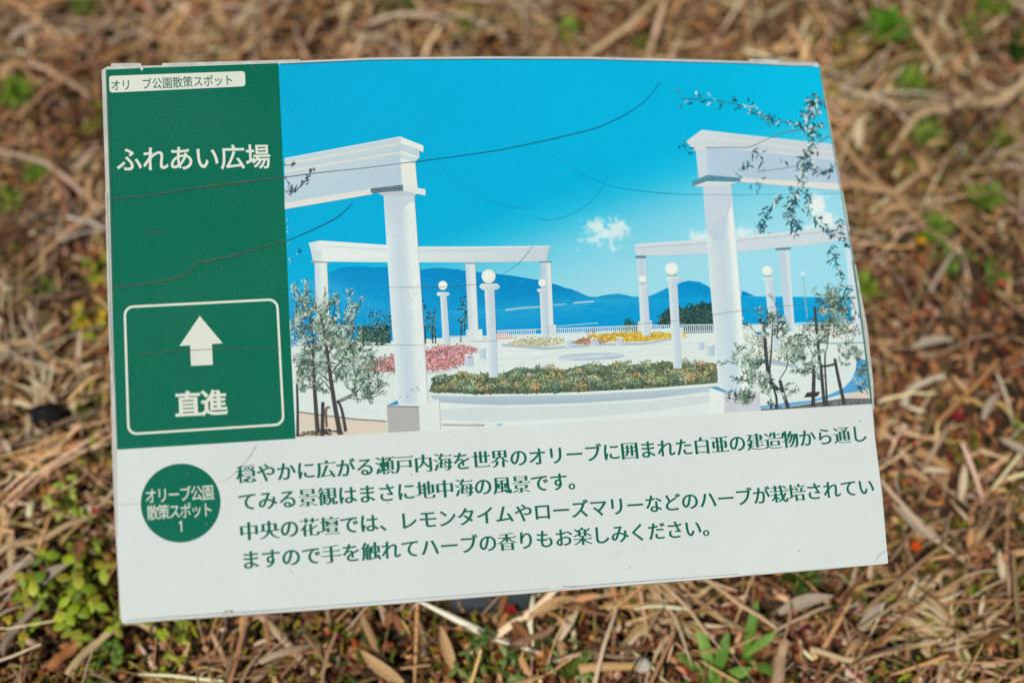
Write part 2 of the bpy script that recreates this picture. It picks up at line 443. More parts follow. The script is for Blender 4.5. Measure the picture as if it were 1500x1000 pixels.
# moss and fine green growth in patches
n = 60000; xy = spots(n, .6)
g = field(_qgrid, xy[:, 0], xy[:, 1]); keep = g+rng.normal(0, .14, n) > .10
xy = xy[keep]; n = len(xy)
MOSS = [(110, 128, 36), (136, 150, 40), (84, 106, 34), (156, 152, 44), (120, 106, 36), (70, 92, 38), (150, 120, 50)]
blades('moss_growth', xy, rng.uniform(.006, .022, n), rng.uniform(.005, .013, n), rng.uniform(.001, .0028, n), rng.uniform(0, 6.28, n),
       rng.normal(0, .5, n), np.zeros(n), rng.uniform(.1, 1.2, n), rng.normal(0, .001, n), pick(MOSS, n, .2), moss_mat, K=4, taper=(.8, 1, .8, .1))
tag(bpy.data.objects['moss_growth'], 'low green moss and seedlings growing between the straw', 'moss', kind='stuff')
n = 9000; xy = spots(n, .7); g = field(_pgrid, xy[:, 0]+.4, xy[:, 1])+.5*crumbly(xy[:, 0], xy[:, 1]); keep = g > .25
xy = xy[keep]; n = len(xy)
blades('stonecrop_bits', xy, rng.uniform(.006, .014, n), rng.uniform(.004, .009, n), rng.uniform(.002, .004, n), rng.uniform(0, 6.28, n),
       rng.normal(0, .3, n), np.zeros(n), rng.normal(0, .5, n), rng.normal(.0005, .001, n),
       pick([(120, 36, 40), (150, 60, 40), (176, 92, 44), (100, 30, 44), (190, 110, 60)], n, .2), moss_mat, K=4, taper=(.5, 1, 1, .3))
tag(bpy.data.objects['stonecrop_bits'], 'scattered red and orange stonecrop bits among the litter', 'stonecrop', kind='stuff')

# ------------------------------------------------------------------ single things on the ground
def empty(name, x, y, z, rz=0):
    o = bpy.data.objects.new(name, None); COL.objects.link(o); o.empty_display_size = .02
    o.location = (x, y, z); o.rotation_euler = (0, 0, rz); return o
def strips(name, paths, mat, parent, fold=.3):
    """paths: list of (points, width list, colour): folded strips as one mesh part"""
    V = []; F = []; C = []
    for pts, ws, col in paths:
        b = len(V)
        for i, p in enumerate(pts):
            a = Vector(pts[max(0, i-1)]); c = Vector(pts[min(len(pts)-1, i+1)]); d = (c-a).normalized()
            sd_ = d.cross(Vector((0, 0, 1)));
            if sd_.length < .05: sd_ = Vector((1, 0, 0))
            sd_.normalize(); up = sd_.cross(d)
            for sgn, u_ in ((-1, 0), (0, 1), (1, 0)):
                V.append(Vector(p)+sd_*ws[i]/2*sgn+up*ws[i]*fold*u_)
        for i in range(len(pts)-1):
            for j in (0, 1):
                q = b+i*3+j; F.append((q, q+1, q+4, q+3))
        C += [lin(col)]*(len(pts)*3)
    o = mesh_np(name, np.array(V), np.array(F), np.array(C), mat); o.parent = parent; return o
def tube(name, paths, mat, parent=None, sides=7):
    V = []; F = []; C = []
    for pts, rs, col in paths:
        b = len(V)
        for i, p in enumerate(pts):
            a = Vector(pts[max(0, i-1)]); c = Vector(pts[min(len(pts)-1, i+1)]); d = (c-a).normalized()
            s_ = d.cross(Vector((0, 0, 1))); s_ = s_.normalized() if s_.length > .05 else Vector((1, 0, 0)); u_ = s_.cross(d)
            for k in range(sides):
                t = 2*math.pi*k/sides; V.append(Vector(p)+(s_*math.cos(t)+u_*math.sin(t))*rs[i])
        for i in range(len(pts)-1):
            for k in range(sides):
                F.append((b+i*sides+k, b+i*sides+(k+1) % sides, b+(i+1)*sides+(k+1) % sides, b+(i+1)*sides+k))
        C += [lin(col)]*(len(pts)*sides)
    o = mesh_np(name, np.array(V), np.array(F), np.array(C), mat)
    if parent: o.parent = parent
    return o
def at(px, py, lift=.012):
    x, y = ground_at(px, py, lift); return x, y, hgt(x, y)

def broad_weed(px, py, size, nst, label, cols, leafw=.5, group='green weeds in the straw'):
    nst = int(nst*1.15); size *= .8
    x, y, z = at(px, py); e = tag(empty('leafy_weed', x, y, z), label, 'weed', group)
    st = []; lf = []
    for k in range(nst):
        a = R.uniform(0, 6.28); r = size*R.uniform(.25, 1); h = size*R.uniform(.3, .8)+.012
        tip = (r*math.cos(a), r*math.sin(a), h)
        st.append(([(0, 0, 0), (tip[0]*.4, tip[1]*.4, h*.65), tip], [.0009, .0008, .0006], (120, 140, 60)))
        for j in range(3):
            b = a+(j-1)*1.9+R.uniform(-.3, .3); ln = size*R.uniform(.2, .34); w = ln*leafw*R.uniform(1.2, 1.6); dz = R.uniform(-.3, .25)
            pts = [(tip[0]+ln*t*math.cos(b), tip[1]+ln*t*math.sin(b), tip[2]+.0004*j+ln*(dz*t-.25*t*t)) for t in (0, .25, .5, .75, 1)]
            lf.append((pts, [w*.25, w*.8, w, w*.8, w*.12], vary(R.choice(cols), 8)))
    tube('stem', st, leaf_mat, e, 5); strips('foliage', lf, leaf_mat, e, .18)
    return e
def grass_tuft(px, py, size, nb, label, cols, spread=1.0, width=.0022, name='grass_tuft', cat='grass tuft', mat=None):
    x, y, z = at(px, py, .018); e = tag(empty(name, x, y, z+(.014 if name == 'grass_tuft' else .006)), label, cat)
    bl = []
    for k in range(nb):
        a = R.uniform(0, 6.28); ln = size*R.uniform(.5, 1); s0 = R.uniform(0, size*.25)
        lean = R.uniform(.2, 1)*spread; ox, oy = s0*math.cos(a*3), s0*math.sin(a*3)
        pts = [(ox+ln*t*lean*math.cos(a+.3*t), oy+ln*t*lean*math.sin(a+.3*t), .004+ln*(t*max(.12, 1-lean*.6)-.35*t*t*lean)) for t in (0, .25, .5, .75, 1)]
        pts = [(p[0], p[1], max(p[2], .004)) for p in pts]
        bl.append((pts, [width*.8, width, width, width*.8, width*.15], vary(R.choice(cols), 9)))
    strips('blades', bl, mat or leaf_mat, e, .3)
    return e
LIME = [(164, 184, 44), (140, 166, 44), (186, 194, 66), (110, 138, 40), (160, 156, 56)]
GRN = [(84, 124, 40), (104, 146, 52), (70, 104, 36), (128, 160, 72)]
YEL = [(190, 176, 30), (160, 170, 36), (120, 150, 30), (206, 170, 40)]
broad_weed(95, 885, .040, 15, 'largest bright green leafy weed left of the lower left sign corner', LIME)
broad_weed(160, 905, .032, 11, 'bright green weed half under the lower left sign corner', LIME)
broad_weed(45, 925, .018, 7, 'small yellowish weed at the left of the bright green weeds', YEL)
broad_weed(95, 738, .022, 7, 'pale lime star shaped seedling left of the round green badge', [(186, 200, 96), (150, 176, 60)])
broad_weed(122, 822, .018, 6, 'small green seedling above the largest weed at lower left', LIME)
broad_weed(255, 925, .022, 8, 'green weed just below the bottom edge near the left corner', LIME)
broad_weed(160, 975, .022, 8, 'low green weed at the bottom left edge of the photo', GRN)
broad_weed(238, 995, .020, 6, 'small lime weed cut off by the bottom edge at left', LIME)
broad_weed(150, 400, .024, 9, 'yellow green leaves left of the sign beside the lower scratch', YEL)
broad_weed(146, 475, .028, 10, 'yellow and green leaves left of the arrow frame', YEL)
broad_weed(145, 675, .018, 6, 'small yellow leaved weed beside the lower end of the green panel', YEL)
broad_weed(720, 972, .030, 10, 'pale grey green weed at the middle of the bottom edge', [(110, 136, 70), (140, 160, 96), (90, 120, 56)], .35)
broad_weed(835, 985, .022, 8, 'thin pale weed right of the middle at the bottom edge', [(120, 150, 80), (150, 170, 110)], .3)
broad_weed(1490, 638, .014, 5, 'tiny bright leaf pair at the right edge of the photo', LIME)
broad_weed(1265, 875, .010, 4, 'tiny seedling under the lower right sign corner', GRN)
broad_weed(1395, 375, .022, 9, 'olive green seedlings right of the sign among moss', GRN, .4)
broad_weed(1460, 395, .020, 8, 'green seedlings at the right edge below the thick stalks', [(100, 140, 40), (84, 124, 40)], .4)
grass_tuft(1290, 55, .036, 90, 'dense bright green grass tuft above the upper right sign corner', [(96, 152, 36), (112, 170, 44), (80, 132, 32)], .8, .003)
grass_tuft(1490, 75, .034, 40, 'dark green grass tuft at the upper right edge of the photo', [(70, 104, 40), (56, 88, 36)], .8)
grass_tuft(1470, 210, .030, 34, 'yellowish grass tuft right of the forked thick stalks', [(130, 140, 40), (100, 124, 40), (150, 150, 60)], .9)
grass_tuft(1170, 850, .028, 50, 'small mossy grass tuft under the bottom edge near the right corner', [(84, 110, 40), (64, 90, 36), (104, 120, 50)], .9, .0016)
grass_tuft(595, 12, .030, 36, 'blurred green grass tuft above the top edge of the sign', [(100, 136, 50), (80, 112, 40)], .8)
grass_tuft(130, 15, .022, 26, 'blurred green tuft at the upper left corner of the photo', [(100, 140, 40), (120, 150, 60)], .8)
grass_tuft(160, 175, .028, 34, 'mossy green tuft left of the upper left sign corner', [(110, 130, 36), (130, 146, 44)], 1.0)
for i_, (px, py, sz, lab) in enumerate(((25, 150, .026, 'blurred green tuft at the left edge beside the upper corner'), (10, 295, .024, 'green tuft cut off by the left edge below the title height'),
        (60, 250, .022, 'small olive tuft between the left edge and the title'), (830, 42, .022, 'small green tuft above the middle of the top edge'), (945, 62, .020, 'small green tuft above the top edge right of the middle'),
        (690, 25, .024, 'pale green tuft above the middle of the sign near the photo edge'), (1330, 130, .030, 'mossy green tuft below the dense green grass tuft'), (1355, 195, .024, 'olive tuft beside the thick forked stalk'),
        (1410, 60, .026, 'green tuft between the dense tuft and the right edge'), (1445, 290, .024, 'yellow green tuft right of the upper sign edge'), (1265, 420, .022, 'olive tuft touching the right edge of the sign'),
        (1440, 20, .026, 'bright tuft at the top right corner of the photo'), (60, 420, .020, 'brownish green tuft at the left of the arrow frame'), (1370, 330, .022, 'faint green tuft around the tiny yellow flower'))):
    grass_tuft(px, py, sz, 46, lab, [(124, 160, 44), (104, 142, 40), (148, 170, 60), (90, 124, 40)], 1.0, .0027)
# broad lance leaves at the bottom right
def lance_weed(px, py, blades_, label):
    blades_ = [(a, l*.78, w*.78, h*.8) for a, l, w, h in blades_]
    x, y, z = at(px, py, .02); e = tag(empty('plantain_weed', x, y, z), label, 'weed', 'green weeds in the straw'); lf = []
    for a, ln, w, h in blades_:
        pts = [(ln*t*math.cos(a), ln*t*math.sin(a), .006+h*t-.35*h*t*t) for t in (0, .2, .45, .7, .9, 1)]
        lf.append((pts, [w*.3, w*.7, w, w*.9, w*.45, w*.08], vary(R.choice([(104, 152, 52), (124, 166, 72), (96, 140, 50)]), 6)))
    strips('foliage', lf, leaf_mat, e, .14); return e
lance_weed(1050, 985, [(.2, .030, .011, .03), (1.25, .034, .010, .05), (1.9, .046, .010, .05), (2.6, .036, .010, .03), (3.4, .042, .011, .02), (5.2, .03, .010, .02), (4.3, .028, .010, .02)], 'bright green lance leaved weed at the bottom edge right of the middle')
lance_weed(1095, 945, [(1.3, .040, .009, .045), (.5, .03, .008, .03), (5.6, .04, .009, .02), (4.6, .036, .010, .015)], 'second lance leaved weed with one tall rounded leaf pointing up')

# radiating crowns of dead grass
STR2 = [(206, 184, 148), (186, 158, 120), (170, 136, 96), (214, 196, 166), (150, 118, 84)]
for px, py, s, nb, lab in ((1388, 935, .062, 34, 'star shaped crown of dead grass in the lower right of the photo'),
                           (990, 885, .055, 30, 'dead grass crown under the bottom edge right of the middle'),
                           (1330, 880, .05, 26, 'dead grass crown right of the lower right sign corner'),
                           (1385, 70, .075, 30, 'large pale dead grass crown above the forked stalks at upper right'),
                           (330, 60, .06, 24, 'dead grass crown above the white label of the sign'),
                           (60, 600, .055, 26, 'dead grass crown beside the black stone at left')):
    grass_tuft(px, py, s, nb, lab, STR2, 1.25, .0034, 'dead_grass_crown', 'dead grass', straw_mat)

# thick single stalks traced along the ground
def stalk(pts, r, label, col=(196, 166, 128), z=.022, extra=None):
    W = [ground_at(px, py, z) for px, py in pts]; x0, y0 = W[0]
    sm = bez(W, 5)
    P = [(x-x0, y-y0, z+hgt(x, y)-hgt(x0, y0)+.002*math.sin(i*.9)) for i, (x, y) in enumerate(sm)]
    e = empty('dry_stalk', x0, y0, hgt(x0, y0))
    paths = [(P, [r*(1-.35*i/len(P))*(1.25 if i % 5 == 0 else 1) for i in range(len(P))], col)]
    o = tube('stalk', paths, straw_mat, None, 8); o.name = 'dry_stalk'
    bpy.data.objects.remove(e); o.name = 'dry_stalk'; o.location = (x0, y0, hgt(x0, y0))
    return tag(o, label, 'stalk')
stalk([(1530, 95), (1470, 135), (1405, 148), (1350, 165), (1310, 215)], .0046, 'thick pale forked stalk crossing the upper right ground', (206, 178, 140))
stalk([(1435, 145), (1390, 118), (1340, 60), (1325, 10)], .0036, 'pale stalk running up from the fork at upper right', (200, 170, 132))
stalk([(1215, 190), (1270, 245), (1330, 300), (1355, 320)], .0030, 'tan stalk slanting beside the upper right edge of the sign', (178, 142, 104))
stalk([(1235, 262), (1280, 268), (1310, 280)], .0042, 'short thick stalk against the right edge of the sign', (186, 150, 110))
stalk([(1375, 612), (1430, 562), (1460, 530)], .0022, 'straight thin brown twig right of the sign picture', (176, 130, 84))
stalk([(1440, 780), (1465, 730)], .0018, 'short straight straw standing out at the right edge', (180, 150, 116))
stalk([(1350, 655), (1395, 682)], .0034, 'short broken stalk right of the white text field', (186, 146, 100))
stalk([(100, 985), (135, 940), (190, 905), (222, 918)], .0001+.0030, 'pale straw bent under the lower left corner of the sign', (200, 178, 136))
stalk([(75, 975), (100, 950), (128, 930)], .0040, 'thick orange brown stub of stalk near the lower left corner', (176, 118, 72))
stalk([(0, 805), (60, 790), (110, 768), (165, 740)], .0026, 'long pale stalk left of the round badge', (190, 160, 122))
stalk([(0, 960), (22, 920), (65, 885)], .0030, 'grey weathered stalk at the lower left edge', (150, 134, 120))
stalk([(85, 345), (120, 320), (158, 298)], .0034, 'grey stalk meeting the left edge of the sign under the title', (170, 148, 122))
stalk([(0, 515), (50, 500), (85, 478)], .0036, 'broad pale stalk left of the arrow frame', (190, 164, 130))
stalk([(20, 530), (80, 543)], .0034, 'short grey stalk above the black stone', (168, 152, 136))
stalk([(0, 668), (45, 640), (110, 618), (150, 610)], .0020, 'thin grey twig passing just below the black stone', (120, 104, 92))
stalk([(105, 110), (112, 75), (120, 62)], .0038, 'reddish brown stub at the upper left of the photo', (150, 92, 62))
stalk([(1190, 950), (1250, 965), (1330, 945), (1380, 935)], .0022, 'pale bent straw reaching the dead grass crown at lower right', (206, 182, 144))
stalk([(1140, 1000), (1145, 960), (1150, 940)], .0046, 'wide pale grass sheath at the bottom edge right of the weeds', (190, 162, 130))
stalk([(1330, 580), (1340, 555), (1385, 545)], .0030, 'pale whitish stalk piece right of the olive trees in the picture', (206, 192, 172))
stalk([(755, 948), (800, 930), (808, 925)], .0028, 'grey brown twig below the middle of the bottom edge', (150, 118, 96))
stalk([(850, 985), (935, 978)], .0036, 'straight tan piece of stalk at the bottom edge right of the thin weed', (204, 168, 116))
stalk([(612, 905), (622, 935), (620, 960)], .0018, 'curved grey stem below the last line of text', (150, 130, 110))

# loose dead leaves: one mesh with blade and stalk, copied
def dead_leaf_mesh(col):
    V = []; F = []
    n = 8; Ln = .034; wd = .0085
    for i in range(n+1):
        t = i/n; w = wd*math.sin(math.pi*min(1, .06+t*.94))**.75*(1-.25*t)/2+.0003
        z = .004*math.sin(t*math.pi)+.003*t*t
        for sgn in (-1, -.5, 0, .5, 1):
            V.append((Ln*(t-.5), w*sgn+.0015*math.sin(t*3), z+abs(sgn)*w*.45))
    for i in range(n):
        for j in range(4): F.append((i*5+j, i*5+j+1, i*5+j+6, i*5+j+5))
    return np.array(V), np.array(F), np.tile(lin(col), (len(V), 1))
LEAFC = [('tan', (190, 156, 116)), ('grey', (168, 154, 138)), ('brown', (140, 96, 66)), ('pale', (206, 188, 160))]
protos = []
for nm, c in LEAFC:
    V, F, C = dead_leaf_mesh(c); o = mesh_np('dead_leaf', V, F, C, crumb_mat); protos.append(o)
LEAFLAB = ['narrow tan dead leaf lying curled on the litter', 'grey weathered dead leaf lying on the litter', 'dark brown dead leaf lying on the litter', 'pale bleached dead leaf lying on the litter']
used = [False]*4
def dead_leaf(px, py, rz, k, size=1.0, label=None):
    o = protos[k] if not used[k] else protos[k].copy()
    if used[k]: COL.objects.link(o)
    used[k] = True
    x, y = ground_at(px, py, .022); o.location = (x, y, hgt(x, y)+.024); o.rotation_euler = (R.uniform(-.25, .25), R.uniform(-.3, .1), rz); o.scale = (size*.82,)*3
    tag(o, label or LEAFLAB[k], 'leaf', None if label else 'loose '+LEAFC[k][0]+' dead leaves on the ground'); return o
hand = [(655, 950, 1.9, 0, 1.1, 'broad tan dead leaf standing tilted below the text field'), (560, 978, 2.5, 0, 1.2, 'long tan dead leaf at the bottom edge left of the middle'),
        (832, 925, 1.0, 3, .8, 'pale upright dead leaf below the bottom edge right of the middle'), (812, 895, .4, 0, 1.1, 'tan dead leaf tucked under the bottom edge of the sign'),
        (1180, 888, .2, 1, 1.3, 'grey curled dead leaf below the lower right of the text field'), (1278, 905, .8, 1, 1.0, 'grey pale dead leaf below the lower right corner'),
        (1472, 820, 1.6, 3, .8, 'rounded pale dead leaf at the lower right edge'), (1490, 655, 2.6, 1, 1.0, 'pale grey dead leaf at the right edge under the tiny leaf pair'),
        (1345, 765, 2.4, 1, 1.3, 'large whitish dead leaf right of the white text field'), (1412, 700, 1.4, 3, .9, 'whitish dead leaf standing among brown litter on the right'),
        (1452, 598, .9, 1, .9, 'grey dead leaf above the right end of the first text line'), (1370, 497, .1, 1, 1.1, 'pale grey dead leaf right of the picture'),
        (75, 850, .7, 1, 1.1, 'grey dead leaf above the largest weed at lower left'), (30, 840, .5, 1, 1.0, 'grey dead leaf at the left edge above the weeds'),
        (40, 55, .5, 1, 1.2, 'blurred grey dead leaf at the upper left'), (1260, 195, 1.4, 3, 1.1, 'whitish dead leaf beside the upper right edge of the sign')]
for h in hand: dead_leaf(*h)
for i in range(110):
    px, py = R.uniform(-40, 1540), R.uniform(-30, 1030)
    if 190 < px < 1230 and 130 < py < 850: continue
    dead_leaf(px, py, R.uniform(0, 6.28), R.choice([0, 0, 2, 2, 3, 0]), R.uniform(.45, .85))

# stones
def stone(px, py, sx, sy, sz, col, label, lift=.012):
    import bmesh
    bm = bmesh.new(); bmesh.ops.create_icosphere(bm, subdivisions=3, radius=1)
    for v in bm.verts:
        k = 1+.22*mnoise.noise(v.co*1.3+Vector((px, py, 0)))+.06*mnoise.noise(v.co*5)
        v.co = Vector((v.co.x*sx*k, v.co.y*sy*k, max(v.co.z, -.5)*sz*k))
    me = bpy.data.meshes.new('stone'); bm.to_mesh(me); bm.free()
    me.polygons.foreach_set('use_smooth', [True]*len(me.polygons))
    x, y = ground_at(px, py, lift+.004)
    o = link('stone', me, material('stone_surface', col, rough=.8, spec=.2, noise_scale=200, noise_amt=.3, bump=.4)); o.location = (x, y, hgt(x, y)+lift)
    return tag(o, label, 'stone')
stone(70, 606, .0125, .0095, .010, (.008, .009, .011), 'smooth black stone lying in the straw left of the sign', .023)
stone(940, 975, .006, .005, .005, (.5, .48, .44), 'small white pebble at the bottom edge right of the thin weed', .02)
# small flowers
def flower(px, py, col, label, s=.006):
    s *= .55
    x, y, z = at(px, py, .03); e = tag(empty('small_flower', x, y, z), label, 'flower')
    tube('stem', [([(0, 0, 0), (.001, 0, .015), (0, .001, .03)], [.0008]*3, (110, 110, 50))], leaf_mat, e, 5)
    pts = []
    for k in range(6):
        a = k*1.047; pts.append(([(s*t*math.cos(a), s*t*math.sin(a), .03+s*.5*t+.0003*k) for t in (0, .5, 1)], [s*.3, s*.8, s*.35], vary(col, 6)))
    strips('petals', pts, moss_mat, e, .15)
flower(1352, 347, (236, 180, 30), 'tiny yellow flower right of the sign picture')
flower(1343, 798, (226, 90, 24), 'orange scrap of petal right of the lower right corner', .007)
flower(1470, 412, (186, 92, 60), 'red orange flower among green seedlings at the right edge', .007)
flower(748, 894, (150, 40, 40), 'dark red bud just below the bottom edge of the sign', .007)
flower(1405, 605, (150, 40, 60), 'dark crimson bud right of the first text line', .007)
flower(142, 752, (160, 40, 40), 'red bud left of the round badge', .006)

# ------------------------------------------------------------------ THE SIGN
base_xy = Vector((SIGN_M.translation.x, SIGN_M.translation.y, 0)) - Vector((eN[0], eN[1], 0))*.03
sign = tag(empty('information_sign', base_xy.x, base_xy.y, 0), 'green and white information sign with a printed colonnade photo and Japanese text', 'sign')
MREL = Matrix.Translation(-sign.location) @ SIGN_M

white = ink((202, 211, 212)); GREEN = (0, 100, 79)
m_white = print_material('white_sheet', white)
m_green = print_material('green_ink', ink(GREEN), speck=.22, speck_col=ink((110, 150, 130)))
m_letter_w = print_material('white_lettering', ink((208, 214, 206)))
m_letter_g = print_material('green_lettering', ink((6, 98, 78)))
m_photo = print_material('photo_print', None)
m_foam = material('backing_plate', (.5, .51, .5), rough=.5, spec=.3, noise_scale=60, noise_amt=.12)
m_film = material('aged_film', (.52, .54, .52), rough=.35, spec=.4, noise_scale=150, noise_amt=.2)

# outlines of the sheet, traced along the photograph
TOP = [(154.5, 101.5), (205, 99), (300, 95.5), (408, 91.8), (545, 85.8), (720, 84.3), (860, 84.8), (1020, 89), (1095, 91), (1150, 94), (1200, 95)]
RIGHT = [(1200, 95), (1206.5, 140), (1216.4, 195.4), (1224, 237), (1233, 290), (1241.7, 340), (1249.4, 382), (1258, 441.5), (1265, 491.6), (1272.6, 553), (1277, 592)]
RIGHT2 = [(1277, 592), (1281, 639), (1292, 725.6), (1296.5, 775), (1301, 823.5)]
BOT = [(1301, 823.5), (1297, 825.5), (1282.5, 827), (1210, 832), (1083, 842.5), (1078, 844.5), (900, 857), (845, 861.5), (838, 860), (822, 861.5), (803, 865), (450, 892.7), (345, 899), (338, 896.2), (330, 896.8), (324, 901), (237, 907), (182, 912.5), (178.5, 911)]
LEFT = [(178.5, 911), (177, 890), (173, 814), (171.5, 659), (164.7, 470), (160, 270), (154.5, 101.5)]
outline = TOP+RIGHT[1:]+RIGHT2[1:]+BOT[1:]+LEFT[1:-1]
def plate(name, pts, z0, z1, mat):
    """a plate with the traced outline: z0 front, z1 back"""
    p = [loc(x, y, 0) for x, y in pts]; n = len(p)
    V = [(a[0], a[1], z0) for a in p]+[(a[0], a[1], z1) for a in p]
    F = [list(range(n)), list(range(2*n-1, n-1, -1))]+[[i, (i+1) % n, n+(i+1) % n, n+i] for i in range(n)]
    me = bpy.data.meshes.new(name); me.from_pydata(V, [], F)
    import bmesh
    bm = bmesh.new(); bm.from_mesh(me); bmesh.ops.recalc_face_normals(bm, faces=bm.faces); bm.to_mesh(me); bm.free()
    return link(name, me, mat, sign, MREL)
# backing plate: a little wider on the left, shifted
back_out = [(148.5, 101.5), (157, 96), (300, 93), (408, 89), (545, 83), (720, 81.3), (860, 81.8), (1020, 86), (1150, 90), (1198, 89.5), (1202, 95), (1210, 140), (1220, 195), (1236, 286), (1244.5, 338), (1253, 385), (1262, 441), (1269, 490), (1275, 553), (1279.5, 592), (1283, 639), (1294, 725), (1302, 825), (1210, 833.5), (900, 858.8), (803, 866.5), (450, 894.3), (237, 909), (181, 913.5), (176, 903), (170, 800), (164.5, 680), (159.5, 440), (154, 260)]
plate('backing_plate', back_out, -.0012, -.0048, m_foam)
plate('face_sheet', outline, 0, -.0005, m_white)
# strips of film standing out along the edges
def film(pts, z0=-.0008, z1=-.0016, mat=m_film): plate('film_edge', pts, z0, z1, mat)
film([(162, 99), (163, 92.3), (205.5, 91.8), (209, 97.5), (208.5, 103), (162, 104)], -.00055, -.00115)
film([(236, 99), (238, 91.8), (330, 89.5), (440, 86.2), (440, 93), (300, 97)], -.00055, -.00115)
film([(1096, 94), (1099, 85.5), (1145, 87.3), (1149, 92), (1149, 97)], -.00055, -.00115)
film([(1249, 386), (1254, 387.5), (1263, 436), (1271, 478), (1280, 562), (1281, 598), (1277, 600), (1272, 553), (1264, 491), (1257, 441)], -.00055, -.00115)
film([(1231, 275), (1235.5, 281), (1245, 336), (1243.5, 342), (1240, 340)], -.00055, -.00115)
film([(154, 280), (157, 280), (162, 470), (166, 560), (163, 562), (158.5, 470)], -.00055, -.00115)

# green header panel
gp = Print()
gpts = [(154.8, 102), (205, 99.6), (208, 104.3), (210, 99.4), (300, 96.2), (408, 92.4), (416.6, 285), (424.2, 470), (433, 642.3), (171.4, 658.5), (164.9, 470), (160.2, 270)]
me = bpy.data.meshes.new('green_panel'); me.from_pydata([loc(x, y, 2) for x, y in gpts], [], [list(range(len(gpts)))]); fix_up(me)
link('green_panel', me, m_green, sign, MREL)
def flat(name, pts, layer, mat):
    me = bpy.data.meshes.new(name); me.from_pydata([loc(x, y, layer) for x, y in pts], [], [list(range(len(pts)))]); fix_up(me)
    return link(name, me, mat, sign, MREL)
def rounded(corners, r, n=7):
    out = []
    for i in range(4):
        p = np.array(corners[i], float); a = np.array(corners[i-1], float); b = np.array(corners[(i+1) % 4], float)
        da = (a-p)/np.linalg.norm(a-p); db = (b-p)/np.linalg.norm(b-p)
        for k in range(n+1):
            t = k/n*math.pi/2
            out.append(tuple(p+da*r*(1-math.sin(t))+db*r*(1-math.cos(t))))
    return out
flat('title_label', rounded([(159.4, 111.3), (358.6, 104.2), (359.6, 126.4), (160.6, 135.8)], 4.5), 4, m_letter_w)
# arrow frame: ring between two rounded outlines
fo = rounded([(180.8, 448), (407.5, 436.6), (417.2, 623), (186.6, 637.5)], 14); fi = rounded([(184.3, 451.3), (404.3, 440.2), (413.6, 619.7), (190, 633.9)], 11)
V = [loc(x, y, 4) for x, y in fo+fi]; n = len(fo)
me = bpy.data.meshes.new('arrow_frame'); me.from_pydata(V, [], [(i, (i+1) % n, n+(i+1) % n, n+i) for i in range(n)]); fix_up(me)
link('arrow_frame', me, m_letter_w, sign, MREL)
flat('arrow', [(292.6, 462.6), (326.3, 502.8), (310.4, 503.8), (311.8, 534.2), (279.8, 535.8), (278.4, 505.8), (262.8, 506.6)], 4, m_letter_w)
V = [loc_mm(31.6+20.4*math.cos(t), 241.6+20.6*math.sin(t), 3) for t in [2*math.pi*k/72 for k in range(72)]]
me = bpy.data.meshes.new('round_badge'); me.from_pydata(V, [], [list(range(72))]); fix_up(me)
link('round_badge', me, m_green, sign, MREL)

def line_px(a, b): (u0, v0), (u1, v1) = uv(*a), uv(*b); return u0, u1, v0, v1
def wr(name, text, a, b, em, mat, layer, **k):
    u0, u1, v0, v1 = line_px(a, b); return write(name, text, u0, u1, v0, v1, em, mat, sign, MREL, layer, **k)
wr('label_lettering', 'オリ　ブ公園散策スポット', (162, 133.3), (342.5, 124.8), 7.0, m_letter_g, 6, dx=.006, dy=.006, xs=.82)
wr('title_lettering', 'ふれあい広場', (170.5, 251.5), (397.5, 246), 15.0, m_letter_w, 6, dx=.013, dy=.013, xs=.94)
wr('arrow_lettering', '直進', (257.5, 611), (333, 606.5), 14.6, m_letter_w, 6, dx=.033, dy=.022, xs=.96)
wr('badge_lettering', 'オリーブ公園', (213, 737.5), (313.5, 731.5), 8.6, m_letter_w, 6, dx=.003, dy=.003, xs=.74)
wr('badge_lettering', '散策スポット', (216, 761.5), (312, 756.5), 8.4, m_letter_w, 6, dx=.003, dy=.003, xs=.74)
wr('badge_lettering', '１', (256, 780.5), (276, 779.5), 7.6, m_letter_w, 6, dx=-.006, dy=.0, xs=.85)
T = ['穏やかに広がる瀬戸内海を世界のオリーブに囲まれた白亜の建造物から通し', 'てみる景観はまさに地中海の風景です。',
     '中央の花壇では、レモンタイムやローズマリーなどのハーブが栽培されてい', 'ますので手を触れてハーブの香りもお楽しみください。']
PITCH_MM = 10.53
for t, v, bend in zip(T, (233.3, 247.9, 263.6, 278.5), (2.0, 0, 1.8, 0)):
    write('body_lettering', t, 60.6, 60.6+PITCH_MM*len(t), v, v, 10.6, m_letter_g, sign, MREL, 3, dx=.036, dy=-.012, mincho=True, bend=bend)
COL.objects.unlink(_txt_o); bpy.data.objects.remove(_txt_o)
#PHOTO#
# ---- the printed photograph: a white colonnade on a plaza above the sea
ph = Print()
PL = [(407.5, 92), (416.5, 285), (424, 470), (433, 642)]
PR = [(1199.5, 95)]+RIGHT[1:-1]+[(1276.5, 592.3)]
def lx(y): return interp(PL, y)
def rx(y): return interp(PR, y)
def ty(x): return float(np.interp(x, [p[0] for p in TOP], [p[1] for p in TOP]))+2.4
def by(x): return 642.2-(x-433)*(50/844)
def sky_col(x, y):
    d = ((x-600)*140+(y-370)*410)/433.0
    c = mix((0, 163, 214), (0, 174, 222), (x-420)/800)
    c = mix(c, (2, 182, 228), max(0, (x-1000)/250))
    k = smooth((d+26)/100); c = mix(c, (84, 190, 224), k)
    return mix(c, (152, 208, 230), smooth((d-14)/135))
NX, NY = 110, 70
def grid_pt(i, j):
    s_ = i/NX; t = j/NY; y = 95+500*t; x = 800
    for _ in range(3):
        x = lx(y)+(rx(y)-lx(y))*s_; y = ty(x)+(by(x)-ty(x))*t
    return x, y
